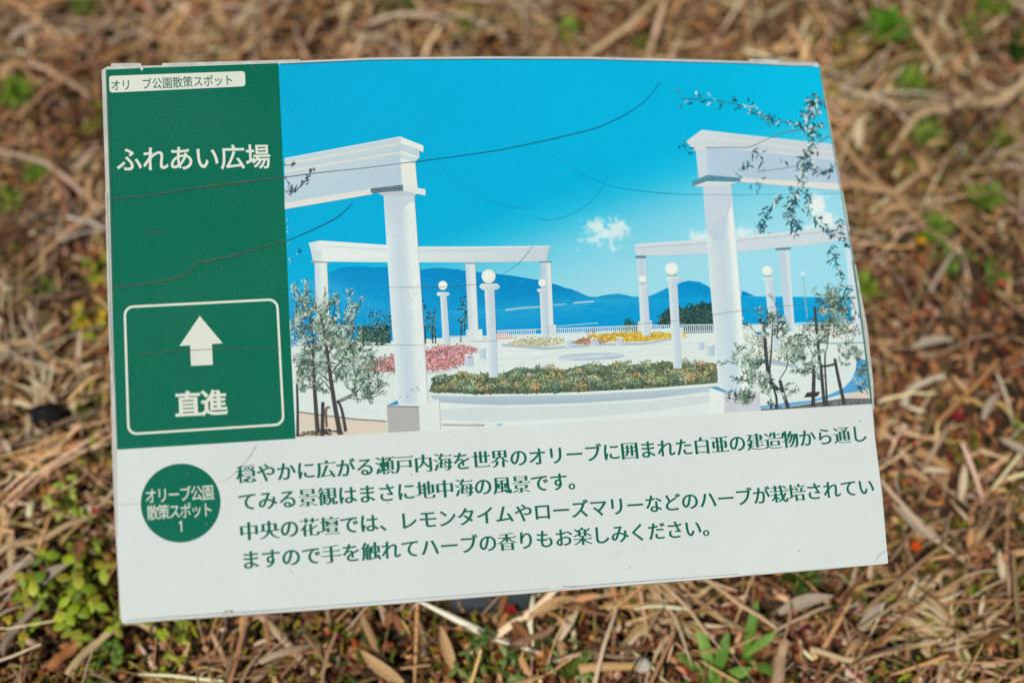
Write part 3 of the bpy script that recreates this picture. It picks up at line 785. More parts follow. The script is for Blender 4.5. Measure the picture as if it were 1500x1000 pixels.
G = [[grid_pt(i, j) for i in range(NX+1)] for j in range(NY+1)]
PLAZA = (211, 218, 221)
for j in range(NY):
    for i in range(NX):
        q = [G[j][i], G[j][i+1], G[j+1][i+1], G[j+1][i]]
        if q[0][1] > 470: ph.poly(q, [vary(PLAZA, 1)]*4, 2)
        else: ph.poly(q, [sky_col(*p) for p in q], 2)
# clouds
def cloud(x0, y0, x1, y1, puffs, strength=1.0, step=1.5):
    def dens(x, y):
        d = 0
        for cx, cy, rx_, ry_, a in puffs: d = max(d, a*(1.25-math.hypot((x-cx)/rx_, (y-cy)/ry_)))
        d += .5*mnoise.fractal((x*.11, y*.13, 4), 1, 2, 4)
        edge = min((x-x0)/5, (x1-x)/5, (y-y0)/5, (y1-y)/5, 1)
        return smooth((d-.02)/.8)*max(0, edge)*strength
    def col(x, y): return mix(sky_col(x, y), (224, 229, 234), dens(x, y))
    y = y0
    while y < y1:
        x = x0
        while x < x1:
            if x+step < rx(y)-1 and x+step < rx(y+step)-1:
                q = [(x, y), (x+step, y), (x+step, y+step), (x, y+step)]
                if max(dens(*p) for p in q) > .004: ph.poly(q, [col(*p) for p in q], 4)
            x += step
        y += step
cloud(840, 312, 930, 372, [(873, 331, 17, 12, 1), (904, 336, 19, 15, 1), (888, 343, 30, 12, .8), (868, 352, 20, 7, .55), (900, 362, 20, 8, .35)], .82)
cloud(1176, 278, 1240, 345, [(1195, 302, 15, 20, 1), (1208, 322, 20, 13, 1), (1222, 332, 16, 8, .8), (1190, 332, 14, 6, .6)])
cloud(1000, 325, 1130, 358, [(1030, 346, 24, 10, .75), (1088, 342, 28, 9, .8), (1060, 352, 40, 6, .6)], .8)
# sea
SEA = (0, 141, 206)
ph.poly([(lx(470)+.5, 436), (870, 434.5), (1000, 434), (1100, 434), (1160, 434.5), (rx(440), 436), (rx(470), 470), (1180, 472), (1040, 478), (860, 486), (700, 492), (560, 500), (lx(500)+.5, 505)],
        [(20, 150, 205), (40, 160, 212), (30, 158, 212), (10, 152, 212), (20, 158, 214), (20, 158, 214), (0, 150, 210), (0, 150, 212), (0, 146, 208), (0, 140, 204), SEA, SEA, SEA], 5)
# hills
ph.poly([(lx(425)+.3, 428), (445, 415), (460.5, 407.6), (482, 399), (497, 393), (510, 390.4), (532, 390), (545, 392), (563, 391), (590, 394), (616.6, 395), (633, 392.6), (644, 392), (664, 394), (684, 396.5), (699, 398.5), (728.6, 401), (753, 404), (772.6, 407.5), (788, 410), (800, 412), (810, 415.5), (819, 418), (827.6, 421.5), (836, 423), (845, 427), (858, 432.5), (870, 437), (871, 441), (840, 444.5), (764, 451), (700, 456), (600, 462), (500, 466), (lx(466)+.3, 468)],
        [(50, 165, 214)]*2+[(6, 138, 200)]*2+[(0, 132, 196)]*14+[(0, 128, 194)]*8+[(0, 134, 198)]*3+[(26, 150, 208)]*2+[(16, 148, 208)]*6, 6)
ph.poly([(872, 436.5), (880, 433), (893, 431), (905, 430), (918, 432), (930, 436), (932, 438), (880, 438.5)], (26, 146, 200), 6)
ph.poly([(932, 437.5), (950, 434), (962, 429), (972, 424), (990, 417), (1000, 412.8), (1010, 411), (1025, 413), (1035, 418), (1046, 425), (1046, 437), (960, 438)], [(20, 150, 208)]*3+[(0, 136, 202)]*7+[(14, 148, 208)]*2, 6)
ph.poly([(1086, 426), (1091, 427), (1100, 431), (1106, 433.5), (1086, 434)], (0, 128, 196), 6)
for seg, w, c in (([(740, 454), (764, 451), (790, 449.5)], 2.6, (150, 190, 205)), ([(790, 448.5), (820, 446), (829, 445.5)], 2.0, (140, 185, 205)), ([(840, 443.8), (855, 442.5), (870, 441.3)], 1.8, (190, 205, 215)), ([(815, 478), (845, 475.5), (876, 473)], 1.6, (130, 195, 222)), ([(540, 463), (572, 462)], .7, (60, 160, 208)), ([(650, 457.2), (680, 456.5)], .7, (70, 165, 208)), ([(700, 456.5), (738, 453.8)], 1.4, (60, 160, 205))):
    ph.ribbon(seg, w, c, 7)
# tone in the hills and water
HILL = [(lx(428)+1, 430), (460.5, 409), (482, 400.5), (497, 394.5), (532, 391.5), (563, 392.5), (616, 396.5), (644, 393.5), (684, 398), (728, 402.5), (772, 409), (810, 417), (845, 428.5), (866, 437), (840, 443), (764, 449.5), (700, 454.5), (600, 461), (500, 464), (lx(464)+1, 466)]
for x, y in scatter(HILL, 900):
    k = max(0, min(1, (y-395)/62)); base = mix((0, 134, 198), (14, 148, 210), k)
    d = R.gauss(0, 7); ph.leaf(x, y, R.uniform(2, 6), R.uniform(1, 2.4), R.gauss(.35, .6), tuple(max(0, v+d*w) for v, w in zip(base, (1.2, 1, .8))), 6.4, 8e-6)
for x, y in scatter([(936, 437), (972, 426), (1000, 415), (1012, 413), (1040, 425), (1042, 435)], 110):
    d = R.gauss(0, 6); ph.leaf(x, y, R.uniform(2, 4), R.uniform(1, 2), R.gauss(.2, .6), (max(0, 4+d), 140+d, 204+d), 6.4, 8e-6)
for x, y in scatter([(lx(468)+2, 470), (700, 458), (870, 443), (1040, 438), (1230, 442), (1220, 468), (1050, 474), (860, 484), (700, 489), (560, 494)], 420):
    d = R.gauss(0, 3); ph.leaf(x, y, R.uniform(8, 26), R.uniform(.8, 1.6), R.gauss(-.05, .03), (max(0, 2+d*1.5), 146+d, 209+d*.6), 5.4, 6e-6)
# greenery blobs in the picture made of many small leaves
def bush(poly, n, cols, ln=(2.5, 5), w=(1, 2), layer=20, ang=None, weight=8, spread=8e-5):
    for x, y in scatter(poly, n):
        a = R.uniform(0, 6.28) if ang is None else R.gauss(*ang)
        l_ = R.uniform(*ln); q = R.uniform(*w)
        if x+l_ > rx(y)-1: l_ = max(.5, rx(y)-1-x)*.8; a = math.pi-a if math.cos(a) > 0 else a
        if x-l_ < lx(y)+.5 and math.cos(a) < 0: a = math.pi-a
        if y+l_ > by(x): a = -abs(a % math.pi)
        ph.leaf(x, y, l_, q, a, vary(R.choice(cols), weight), layer, spread)
def lumpy(cx, cy, rx_, ry_, n=16, k=.25):
    return [(cx+rx_*math.cos(t)*(1+R.uniform(-k, k)), cy+ry_*math.sin(t)*(1+R.uniform(-k, k))) for t in [2*math.pi*i/n for i in range(n)]]
DK = [(40, 72, 74), (56, 92, 88), (30, 58, 62), (70, 104, 92), (24, 46, 54)]
# right olive trees behind the fence and far bushes
ph.poly([(966, 478), (967, 464), (976, 457), (984, 455), (990, 451), (1004, 453), (1013, 448), (1030, 444), (1046, 446), (1046, 478)], (44, 76, 78), 8)
ph.poly([(915, 484), (915, 472), (920, 467), (927, 474), (933, 476), (933, 485)], (30, 84, 88), 8)
ph.poly([(522, 500), (524, 484), (534, 476), (546, 482), (556, 476), (568, 478), (573, 490), (572, 503)], (48, 84, 90), 8)
bush([(963, 478), (964, 463), (975, 455), (990, 449), (1005, 450), (1015, 445), (1030, 442), (1046, 444), (1046, 480)], 420, DK, (2.5, 5), (1.5, 3), 9)
bush([(913, 484), (913, 470), (919, 465), (928, 472), (934, 474), (934, 486)], 130, [(30, 90, 90), (40, 110, 104), (30, 70, 76)], (2, 5), (1, 2.4), 9)
bush([(896, 488), (905, 482), (935, 478), (936, 488)], 60, [(110, 140, 140), (70, 110, 110), (150, 170, 170)], (2, 4), (1, 2), 9)
bush([(858, 490), (860, 484), (872, 482), (874, 489)], 30, [(120, 100, 90), (90, 110, 110)], (2, 4), (1, 2), 9)
for cx, cy, a, b, k in ((533, 487, 12, 17, 110), (556, 487, 16, 17, 170), (545, 500, 20, 9, 90), (617, 466, 8, 22, 70), (632, 472, 8, 22, 90), (680, 460, 7, 28, 70), (570, 470, 8, 16, 60), (548, 462, 10, 12, 40)):
    bush(lumpy(cx, cy, a, b), k, DK+[(90, 126, 110), (120, 150, 140)], (2, 5), (1, 2.2), 9)
for a, b in (((533, 480), (532, 516)), ((552, 486), (552, 517)), ((559, 480), (559, 515)), ((633, 476), (634, 505)), ((637, 480), (638, 504)), ((623, 476), (623, 506)), ((676, 470), (675, 503)), ((682, 455), (680, 484))):
    ph.ribbon([a, b], 1.8, (44, 52, 60), 10)
# plaza floor
ph.poly([(lx(520)+.5, 512), (560, 506), (640, 503), (705, 500), (735, 496), (860, 489), (960, 486), (1050, 484), (1100, 488), (1180, 480), (rx(480)-.5, 484), (rx(580)-.3, 580), (1273, by(1273)-.2), (436, by(436)-.2)], PLAZA, 11)
ph.poly([(708, 497), (718, 491), (728, 488.5), (742, 488), (752, 492), (757, 495), (740, 497)], (216, 164, 156), 12)
ph.poly([(1000, 478), (1045, 476), (1045, 487), (1000, 488)], (60, 78, 92), 12)
# paving joints and stains
for a, b in (((640, 553), (720, 550)), ((730, 536), (1000, 516)), ((745, 515), (1060, 500)), ((660, 540), (760, 520)), ((1010, 520), (1045, 545)), ((700, 528), (985, 512)), ((1100, 545), (1250, 540)), ((1110, 570), (1230, 560)), ((520, 600), (566, 606)), ((500, 585), (566, 590)), ((880, 530), (975, 500)), ((760, 532), (840, 510))):
    ph.ribbon([a, b], .7, (196, 204, 210), 12)
for x, y in scatter([(520, 560), (620, 545), (720, 515), (1000, 500), (1240, 500), (1240, 560), (1110, 590), (640, 615), (520, 610)], 260):
    d = R.gauss(0, 4); ph.leaf(x, y, R.uniform(6, 24), R.uniform(1, 3.4), R.gauss(-.05, .12), (209+d, 216+d, 219+d), 11.5, 6e-6)
# fence of thin white pickets
for x in np.arange(729, 1046, 3.05):
    if 786 < x < 816 or 934 < x < 956: continue
    yt = float(np.interp(x, [728, 935, 1046], [483.6, 476.2, 474.6])); hgt_ = 11.5
    ph.ribbon([(x, yt), (x+.5, yt+hgt_)], 1.15, (206, 218, 226), 13)
for off in (1.0, 10.5):
    ph.ribbon([(728, 483.6+off), (935, 476.2+off), (1046, 474.6+off)], 1.2, (196, 210, 222), 13, 2e-6)
for x in np.arange(658, 682, 3): ph.ribbon([(x, 492), (x+.3, 501)], 1, (205, 216, 224), 13)
ph.ribbon([(655, 493), (683, 492)], 1.0, (196, 210, 222), 13, 2e-6)
for x in np.arange(1096, 1132, 3): ph.ribbon([(x, 474), (x+.5, 483)], 1, (180, 206, 220), 13)
# far flower beds
ph.poly([(735, 503.5), (797, 508.5), (876, 503), (945, 501.6), (984, 494.5), (984, 498), (945, 505), (876, 506.5), (797, 512.5), (735, 507)], (166, 178, 194), 12, 3e-6)
ph.poly([(742, 503), (760, 497), (800, 494), (826, 497), (826, 503), (797, 508), (750, 506)], (176, 176, 158), 13)
ph.poly([(838, 501), (855, 495), (880, 495), (900, 498), (880, 503), (842, 504)], (160, 130, 112), 13)
ph.poly([(858, 492), (885, 489), (930, 487), (984, 488), (984, 494), (945, 500), (880, 500)], (190, 154, 66), 14)
bush([(742, 502), (760, 496), (800, 493), (826, 496), (826, 503), (797, 507), (750, 505)], 330, [(216, 218, 208), (226, 222, 200), (190, 192, 170), (150, 150, 110), (206, 196, 130), (110, 110, 90)], (1.5, 3), (1, 2), 14)
bush([(838, 500), (855, 494), (880, 494), (900, 498), (880, 503), (842, 504)], 170, [(206, 120, 100), (170, 150, 120), (120, 130, 100), (216, 190, 150), (200, 90, 80), (90, 110, 90)], (1.5, 3), (1, 2), 14)
bush([(858, 491), (885, 488), (930, 486), (984, 487), (984, 494), (945, 500), (880, 499)], 520, [(226, 186, 70), (216, 170, 50), (232, 200, 100), (180, 150, 60), (140, 130, 70), (220, 180, 60)], (1.5, 3.2), (1.2, 2.4), 15)
bush([(998, 491), (1003, 487), (1004, 494), (999, 496)], 20, [(222, 180, 60)], (1.5, 3), (1, 2), 15)
# lilac disc and stools on the plaza
ph.disc(866, 522.5, 49, 5.6, (186, 199, 216), 12, 40, -.03)
ph.disc(872, 521, 12, 1.6, (196, 208, 222), 13, 20, -.03)
for (x0, y0, x1, y1) in ((828.7, 497, 839.7, 509), (865, 496, 877.7, 507), (902, 494.5, 914, 506), (1021, 500, 1031.5, 512.5), (1034, 504.5, 1047, 521.5), (680, 520, 693.5, 537), (701, 509, 712, 526)):
    ph.column((x0, y0), (x1, y0), (x1, y1), (x0, y1), [(0, (206, 212, 220)), (.35, (184, 198, 216)), (1, (170, 188, 212))], 16)
    ph.disc((x0+x1)/2, y0, (x1-x0)/2, 1.6, (216, 222, 224), 17, 16)
for x0, x1, y in ((797, 811, 533), (853, 862, 532.5), (908, 921, 529)): ph.poly([(x0, y), (x1, y-.5), (x1-2, y+6), (x0+1, y+6)], (186, 198, 214), 13)
# pink bed
PINK = [(208, 146, 154), (196, 124, 136), (218, 168, 174), (180, 104, 116), (140, 92, 98), (104, 108, 102), (214, 186, 186), (206, 150, 150)]
ph.poly([(624, 514), (640, 508), (665, 506), (690, 508), (700, 511), (688, 520), (677, 532), (655, 540), (625, 544)], (184, 126, 134), 14)
ph.poly([(536, 534), (550, 528), (568, 523), (577, 521), (579, 546), (560, 544), (542, 545)], (170, 116, 122), 14)
bush([(622, 512), (640, 506), (665, 504), (690, 507), (702, 511), (690, 520), (679, 534), (655, 541), (624, 545)], 640, PINK, (2, 4), (1.5, 3), 15)
bush([(532, 534), (550, 526), (568, 521), (577, 519), (579, 548), (560, 545), (540, 546)], 260, PINK+[(110, 130, 116), (80, 100, 90)], (2, 4), (1.5, 3), 15)
ph.poly([(624, 545), (655, 541), (672, 537), (673, 540), (655, 545), (625, 549)], (190, 200, 214), 14)
# shrubs of the round bed in front
BED = [(64, 88, 72), (92, 116, 84), (46, 66, 58), (120, 136, 96), (150, 160, 120), (76, 96, 76), (36, 52, 48), (110, 110, 80), (84, 104, 92)]
ACC = [(196, 128, 100), (206, 156, 104), (186, 112, 96), (206, 180, 132), (204, 196, 172)]
bedp = [(628, 574), (632, 562), (645, 556), (660, 549), (672, 547), (690, 552), (712, 546), (735, 548), (755, 539), (775, 540), (800, 541), (830, 541), (850, 536), (862, 533), (890, 536), (905, 531), (925, 534), (950, 533), (978, 529), (1000, 535), (1020, 534), (1035, 531), (1051, 533), (1051, 562), (1000, 566), (930, 570), (850, 574), (760, 577), (690, 577)]
ph.poly(bedp, (96, 104, 88), 13)
bush(bedp, 500, BED, (3, 6), (1.6, 3.2), 17, weight=12, spread=4e-5)
SHR = [((60, 92, 76), (130, 152, 120)), ((66, 94, 74), (146, 162, 116)), ((52, 80, 70), (114, 142, 118)), ((70, 92, 70), (160, 168, 124)), ((86, 82, 64), (186, 146, 110)), ((84, 90, 62), (190, 166, 106)), ((80, 96, 80), (186, 192, 164)), ((58, 88, 70), (136, 150, 104)), ((60, 90, 72), (128, 148, 116))]
for i_, (cx, cy) in enumerate(sorted(scatter([(628, 573), (640, 557), (672, 549), (740, 546), (780, 541), (860, 536), (925, 534), (980, 531), (1050, 535), (1050, 559), (1000, 563), (930, 567), (850, 571), (760, 574), (690, 574)], 190), key=lambda p: p[1])):
    dk, lt = R.choice(SHR); a, b = R.uniform(6, 9.5), R.uniform(5, 7.5)
    for q in range(44):
        t = R.uniform(0, 6.28); r = math.sqrt(R.random()); x, y = cx+a*r*math.cos(t), cy+b*r*math.sin(t)
        if not 627 < x < 1049: continue
        up = .5-.5*r*math.sin(t)
        ph.leaf(x, y, R.uniform(2, 4.4), R.uniform(1.1, 2.2), R.gauss(-1.57, .9), vary(mix(mix(dk, (34, 48, 48), .55), mix(lt, (210, 206, 180), .12), up+R.gauss(0, .3)), 9), 18+i_*.03, 8e-6)
# rim of the bed, ground in front
ph.poly([(627, 576), (700, 578), (760, 577.5), (850, 574.5), (950, 569), (1051, 561), (1052, 565), (950, 573), (850, 578), (740, 580), (690, 580.5), (628, 578.5)], (214, 220, 223), 23)
ph.poly([(628, 578.5), (690, 580.5), (740, 580), (850, 578), (950, 573), (1052, 565), (1053, 573), (950, 584), (850, 590.5), (740, 593.5), (690, 592), (640, 589)], [(176, 188, 204)]*6+[(196, 204, 214)]+[(164, 178, 196)]*5, 22)
ph.poly([(644, 600), (700, 596), (760, 597), (860, 593), (960, 587), (1040, 578), (1040, 590), (930, 606), (840, 612), (730, 618), (645, 615)], (200, 206, 213), 14)
ph.poly([(647, 620.5), (680, 621.5), (711, 621), (708, 624.5), (648, 623.6)], (176, 160, 150), 16)
ph.poly([(728, 621), (738, 620), (733, 624), (728, 624)], (150, 180, 206), 16)
# left ground: sand
ph.poly([(434, 604), (470, 607), (520, 613), (566, 616.5), (567, by(567)-.3), (435, by(435)-.3)], (212, 196, 184), 14)
ph.ribbon([(434, 603), (480, 609), (520, 614), (566, 617)], 2, (120, 112, 112), 15)
bush([(436, 640), (440, 634), (480, 627), (500, 632), (510, 636)], 130, [(40, 44, 52), (60, 62, 66), (90, 86, 84)], (3, 8), (1, 2), 16, (0, .3))
# middle colonnade on the left
W1, W2, W3 = (218, 222, 225), (200, 208, 219), (184, 198, 216)
ph.poly([(451.7, 356), (469, 352.6), (565, 359), (612, 361.4), (720, 361.2), (806.7, 360), (803, 368), (613, 372), (567, 371), (471, 366), (455, 366)], [W2, W1, W1, W1, W1, W2, W3, W2, W1, W1, W2], 26)
ph.poly([(455, 366), (471, 366), (470, 383.4), (458, 382)], W2, 26)
ph.poly([(471, 366), (567, 371), (613, 372), (803, 368), (801, 383), (720, 384.5), (613, 384.5), (567, 384.5), (470, 383.4)], [W1, W1, (212, 216, 221), (190, 200, 216), (190, 200, 216), (198, 206, 219), (215, 218, 222), W1, W1], 26)
ph.ribbon([(470, 361), (565, 365), (612, 367), (806, 364)], 1.2, (184, 194, 208), 27)
ph.poly([(455, 382.5), (481, 383.5), (486, 385.5), (456, 385.2)], (150, 152, 162), 27)
ph.poly([(789.5, 382.8), (807.5, 382.8), (807.5, 385), (789.5, 385)], (110, 140, 165), 27)
ph.poly([(678, 385), (699, 385), (698, 387.3), (680, 387.3)], (150, 165, 185), 27)
ST = [(0, (190, 202, 218)), (.35, (200, 209, 221)), (.65, (216, 221, 225)), (1, (204, 211, 220))]
ST2 = [(0, (176, 192, 214)), (.5, (186, 199, 217)), (.75, (214, 219, 224)), (1, (206, 213, 221))]
ph.column((460.5, 385.2), (479, 385.2), (486, 540), (466, 540), ST, 25)
ph.column((681.5, 387), (696, 387), (700.5, 484), (686, 484), ST, 25)
ph.poly([(682.6, 483), (706, 482.5), (707.3, 499.5), (682.6, 501.5)], [W2, W1, W1, W2], 26)
ph.column((791, 385), (806.7, 385), (810.5, 478), (794, 478), ST2, 25)
ph.poly([(803, 476), (814, 475.5), (815.5, 492), (803, 493)], W2, 26)
# right colonnade
V1, V2 = (197, 206, 219), (210, 214, 221)
ph.poly([(929, 358), (1036, 350.8), (1079, 347.6), (1171, 338), (rx(328)-.6, 329), (rx(351)-.6, 351), (1178, 360), (1080, 369), (1036, 372), (980, 374.5), (932, 374.8)], V1, 26)
ph.ribbon([(930, 359), (1036, 352), (1079, 349), (1171, 339.4), (rx(330)-.6, 330.6)], 2.4, V2, 27)
ph.ribbon([(931, 363.5), (1036, 356.5), (1079, 353), (1171, 343.5), (rx(334)-.6, 335)], 1.2, (172, 182, 202), 27)
ph.poly([(929.5, 375), (946.5, 374.8), (945, 378.6), (931, 378.6)], (90, 130, 160), 28)
ph.column((932.5, 378), (945, 378), (951, 472), (937.5, 472), [(0, (196, 205, 221)), (.6, (180, 194, 217)), (1, (206, 213, 222))], 25)
ph.poly([(934, 471), (954.7, 469.6), (955.3, 482), (934.5, 484)], W2, 26)
ph.poly([(1133.5, 364), (1158, 362.5), (1157, 366.2), (1138, 367.2)], (100, 130, 155), 28)
ph.column((1139.5, 367), (1155, 366), (1164, 486), (1151, 486), [(0, (188, 198, 217)), (.55, (184, 197, 219)), (1, (212, 217, 224))], 25)
ph.column((1238, 362), (rx(362)-.8, 362), (rx(498)-.8, 498), (1251, 498), [(0, (206, 214, 230)), (1, (200, 210, 230))], 25)
# lamp posts with globes
def lamp(cx, cy, r, cap, post_t, post_b, layer=29):
    (cx0, cx1, cy0), (p0, p1, py0), (q0, q1, qy) = cap, post_t, post_b
    ph.column((p0, py0), (p1, py0), (q1, qy), (q0, qy), [(0, (212, 218, 223)), (.4, (192, 203, 219)), (1, (184, 197, 217))], layer)
    h = (cx1-cx0)*.3
    ph.poly([(cx0, cy0+h*.5), (cx0+h*.4, cy0), (cx1-h*.4, cy0+.3), (cx1, cy0+h*.55), (cx1-h*.5, cy0+h), (cx0+h*.5, cy0+h)], [W1, W1, W2, W3, W3, W2], layer+1)
    ph.ribbon([(cx-r*.6, cy+r*.95), (cx+r*.6, cy+r*.95)], max(1.4, r*.22), (120, 150, 170), layer+1, 4e-6)
    ph.disc(cx, cy, r, r*.98, (220, 223, 222), layer+2)
    ph.disc(cx-r*.12, cy-r*.12, r*.72, r*.68, (228, 230, 228), layer+3)
lamp(648.5, 418.3, 6.7, (639, 659, 428), (644.5, 653.8, 431), (648.5, 659, 505))
lamp(794, 414.6, 5.7, (786, 803, 423), (790, 800, 426), (793, 802.5, 495))
lamp(941, 409, 5.6, (935.5, 949.5, 419), (936.6, 948.3, 421), (940, 952.5, 492))
lamp(715.4, 405, 10.3, (701.5, 732.5, 415.5), (709.5, 724, 424), (716, 729, 553))
lamp(983.7, 394, 9.6, (975, 998, 405.5), (978.5, 991.5, 411), (986, 998.6, 540))
lamp(1123.4, 397, 7.6, (1115.5, 1135.5, 406.5), (1120.5, 1133, 411), (1128, 1141, 513))
ph.ribbon([(1175.9, 404), (1178, 430), (1182, 466)], 1.3, (150, 170, 185), 29); ph.disc(1175.7, 401.3, 3, 2.8, (216, 222, 224), 30, 14)
# bed on the right and its rim
bush([(1091, 490), (1110, 487), (1140, 489), (1176, 492), (1176, 530), (1140, 527), (1092, 524)], 420, [(96, 120, 100), (130, 150, 130), (70, 92, 84), (170, 184, 170), (150, 160, 130), (200, 190, 160)], (2.5, 5.5), (1, 2.2), 20)
ph.poly([(1093, 524), (1135, 527), (1168, 535), (1168, 540), (1130, 534), (1093, 530)], (164, 176, 190), 22)
ph.disc(1118, 489, 11, 2.6, (40, 140, 190), 22, 18)
bush([(1165, 478), (1200, 474), (rx(480)-3, 476), (rx(496)-3, 492), (1190, 494)], 260, [(170, 160, 150), (120, 118, 112), (200, 190, 180), (90, 100, 96), (60, 70, 76)], (2.5, 6), (1, 2), 27)
ph.ribbon([(1178, 500), (1215, 503), (rx(503)-1, 502)], 2.4, (150, 166, 182), 22)
# blue shadow crescent and kerb at lower right
ph.poly([(1113, 594.5), (1150, 590), (1188, 586.5), (1212, 579), (1234, 569.5), (1247, 556), (1253, 541), (1254.5, 526), (rx(527)-.5, 527), (rx(572)-.3, 571), (1234, 577), (1190, 589), (1150, 596.3), (1114, 598.6)], [(110, 170, 214)]*2+[(84, 154, 208)]*10+[(110, 160, 200)]*2, 20)
ph.poly([(1226, 582), (1245, 576), (1261, 572), (1273, 571.5), (1275, 584), (1240, 587)], (212, 196, 186), 21)
ph.poly([(1114, 599), (1150, 597), (1190, 590), (1235, 583.5), (1275.2, 583.5), (1276, 591.8), (1114, by(1114)-.3)], (104, 108, 116), 22)
bush([(1114, 600.5), (1160, 596), (1230, 588), (1272, 585), (1274, 590), (1160, 597.5)], 140, [(60, 66, 74), (140, 138, 136), (90, 92, 96)], (2, 5), (.8, 1.4), 23, (0, .3), 10, 2e-5)
# near pillar on the left with its beam
B1, B2 = (178, 196, 215), (188, 201, 215); LN = (214, 208, 206)
ph.poly([(416.7, 233.5), (587, 201.2), (587, 232), (543, 278), (416.7, 298)], [B2, B2, B1, B1, B1], 32)
ph.poly([(587, 203), (587, 232), (589, 272), (543, 278)], B1, 32, 3e-6)
ph.poly([(416.6, 239), (587, 209.3), (587, 211.8), (416.6, 242.5)], LN, 33)
ph.poly([(416.6, 250), (587, 222.5), (587, 225), (416.7, 253.5)], LN, 33)
ph.ribbon([(416.7, 233), (587, 201)], 1.6, (206, 214, 222), 33)
ph.poly([(587, 201), (620, 214), (620, 223.5), (587, 210)], (220, 222, 222), 33)
ph.poly([(587, 210), (614, 220.5), (614.5, 232), (587, 223)], (186, 200, 216), 33)
ph.poly([(587, 221), (613, 230.3), (613, 233), (587, 225.5)], (220, 221, 221), 34)
ph.poly([(586.5, 232.5), (608, 238.5), (611.5, 275.5), (589, 272)], (221, 221, 219), 34)
ph.poly([(586.5, 224), (612, 233), (608, 238.7), (586.5, 232.7)], (196, 208, 220), 33, 3e-6)
ph.poly([(416.7, 297.5), (543.5, 277), (546, 285), (417.2, 307)], (214, 211, 212), 35)
ph.column((561.6, 284), (606.7, 285), (626.8, 592), (582.3, 592), [(0, (212, 219, 227)), (.14, (202, 211, 223)), (.36, (188, 201, 219)), (.56, (196, 206, 220)), (.74, (217, 221, 225)), (.9, (221, 224, 227)), (1, (208, 214, 221))], 36, .8)
ph.poly([(562.5, 287), (606.6, 287), (607, 297), (600, 297), (592, 304), (587, 315), (584.5, 345), (566, 345)], [(190, 201, 216), (190, 201, 216), (190, 201, 216), (188, 200, 216), (187, 200, 217), (188, 200, 218), (192, 204, 220), (204, 213, 224)], 37)
ph.poly([(552, 283), (590, 279.5), (612, 284), (606.8, 288), (561.8, 287.5)], (186, 190, 204), 38)
ph.poly([(542.5, 276.7), (590, 271), (590.5, 280), (543, 283.3)], (96, 116, 132), 39)
bush([(544, 277.5), (589, 272.5), (589.5, 279), (545, 282.3)], 120, [(60, 80, 96), (130, 146, 160), (80, 100, 118)], (1, 2.4), (.7, 1.4), 40, None, 8, 2e-5)
ph.poly([(590, 271), (623, 278), (623, 287), (590.5, 280)], (212, 217, 221), 39)
ph.poly([(566.5, 595), (613.3, 596), (615, by(615)-.3), (568, by(568)-.3)], (170, 168, 170), 39)
ph.poly([(613.3, 596), (643, 585), (645, by(645)-.3), (615, by(615)-.3)], (213, 217, 219), 39)
ph.poly([(566.5, 594.5), (582.5, 587), (626.5, 587), (643, 584.5), (613.3, 596)], (212, 217, 221), 35)
ph.poly([(566.5, 594), (582, 586.6), (583.5, 592.5)], (20, 140, 190), 40)
ph.ribbon([(566.5, 595), (613.3, 596.2)], 2, (120, 132, 150), 41)
# near pillar on the right with its beam
ph.poly([(1005, 207.5), (1027, 191), (rx(211)-.6, 212), (rx(234)-.6, 234), (1034, 217), (1016, 221)], [(202, 209, 219)]*2+[(192, 201, 215)]*4, 32)
ph.poly([(1034, 215), (rx(233)-.6, 233), (rx(270)-.6, 269.5), (1084.5, 261.5), (1037, 259)], (174, 193, 216), 33)
ph.poly([(1018.5, 219.5), (1034, 215), (1037, 259), (1023, 262)], (192, 202, 217), 33)
ph.ribbon([(1006, 208), (1030, 201.5), (1110, 210), (rx(223)-1, 224)], 1.8, (222, 208, 206), 34)
ph.ribbon([(1017, 219.5), (1033, 213.5), (1110, 221.5), (rx(233)-1, 234)], 1.8, (220, 208, 206), 34)
ph.ribbon([(1027, 191.6), (1110, 201), (rx(212)-1, 212.6)], 1.6, (206, 212, 222), 34)
ph.ribbon([(1008, 206.5), (1029, 193)], 2.2, (206, 212, 222), 34)
ph.poly([(1084.5, 261), (rx(269)-.6, 269), (rx(279)-.6, 279.5), (1084, 267)], (216, 211, 213), 34)
ph.column((1029, 270), (1070, 267), (1094.5, 573), (1052.5, 573), [(0, (210, 216, 224)), (.2, (199, 209, 221)), (.5, (189, 202, 220)), (.72, (198, 209, 222)), (.82, (218, 223, 227)), (.93, (226, 229, 231)), (1, (214, 219, 225))], 36, .6)
ph.poly([(1029.5, 272), (1070, 269), (1072, 300), (1066, 312), (1063, 340), (1062, 352), (1046, 352), (1034, 340)], [(192, 199, 216)]*3+[(184, 196, 217)]*4+[(190, 200, 216)], 37)
ph.poly([(1014, 273.5), (1035, 266), (1070, 267), (1084, 267), (1070, 270.5), (1029, 274)], (207, 206, 213), 38)
ph.poly([(1012.8, 266), (1036, 256.8), (1083, 261), (1084.3, 266.3), (1045, 265.5), (1034, 266), (1014, 273.8)], (84, 134, 160), 39)
bush([(1016, 267), (1036, 258.5), (1081, 262), (1082, 265), (1036, 264)], 110, [(60, 110, 140), (110, 160, 180), (50, 90, 116)], (1, 2.4), (.7, 1.4), 40, None, 8, 2e-5)
ph.poly([(1039, 568.5), (1060, 575), (1060.5, by(1060)-.3), (1039.7, by(1040)-.3)], (216, 221, 225), 38)
ph.poly([(1060, 575), (1112, 574), (1113.3, by(1113)-.3), (1060.5, by(1060)-.3)], (193, 193, 207), 38)
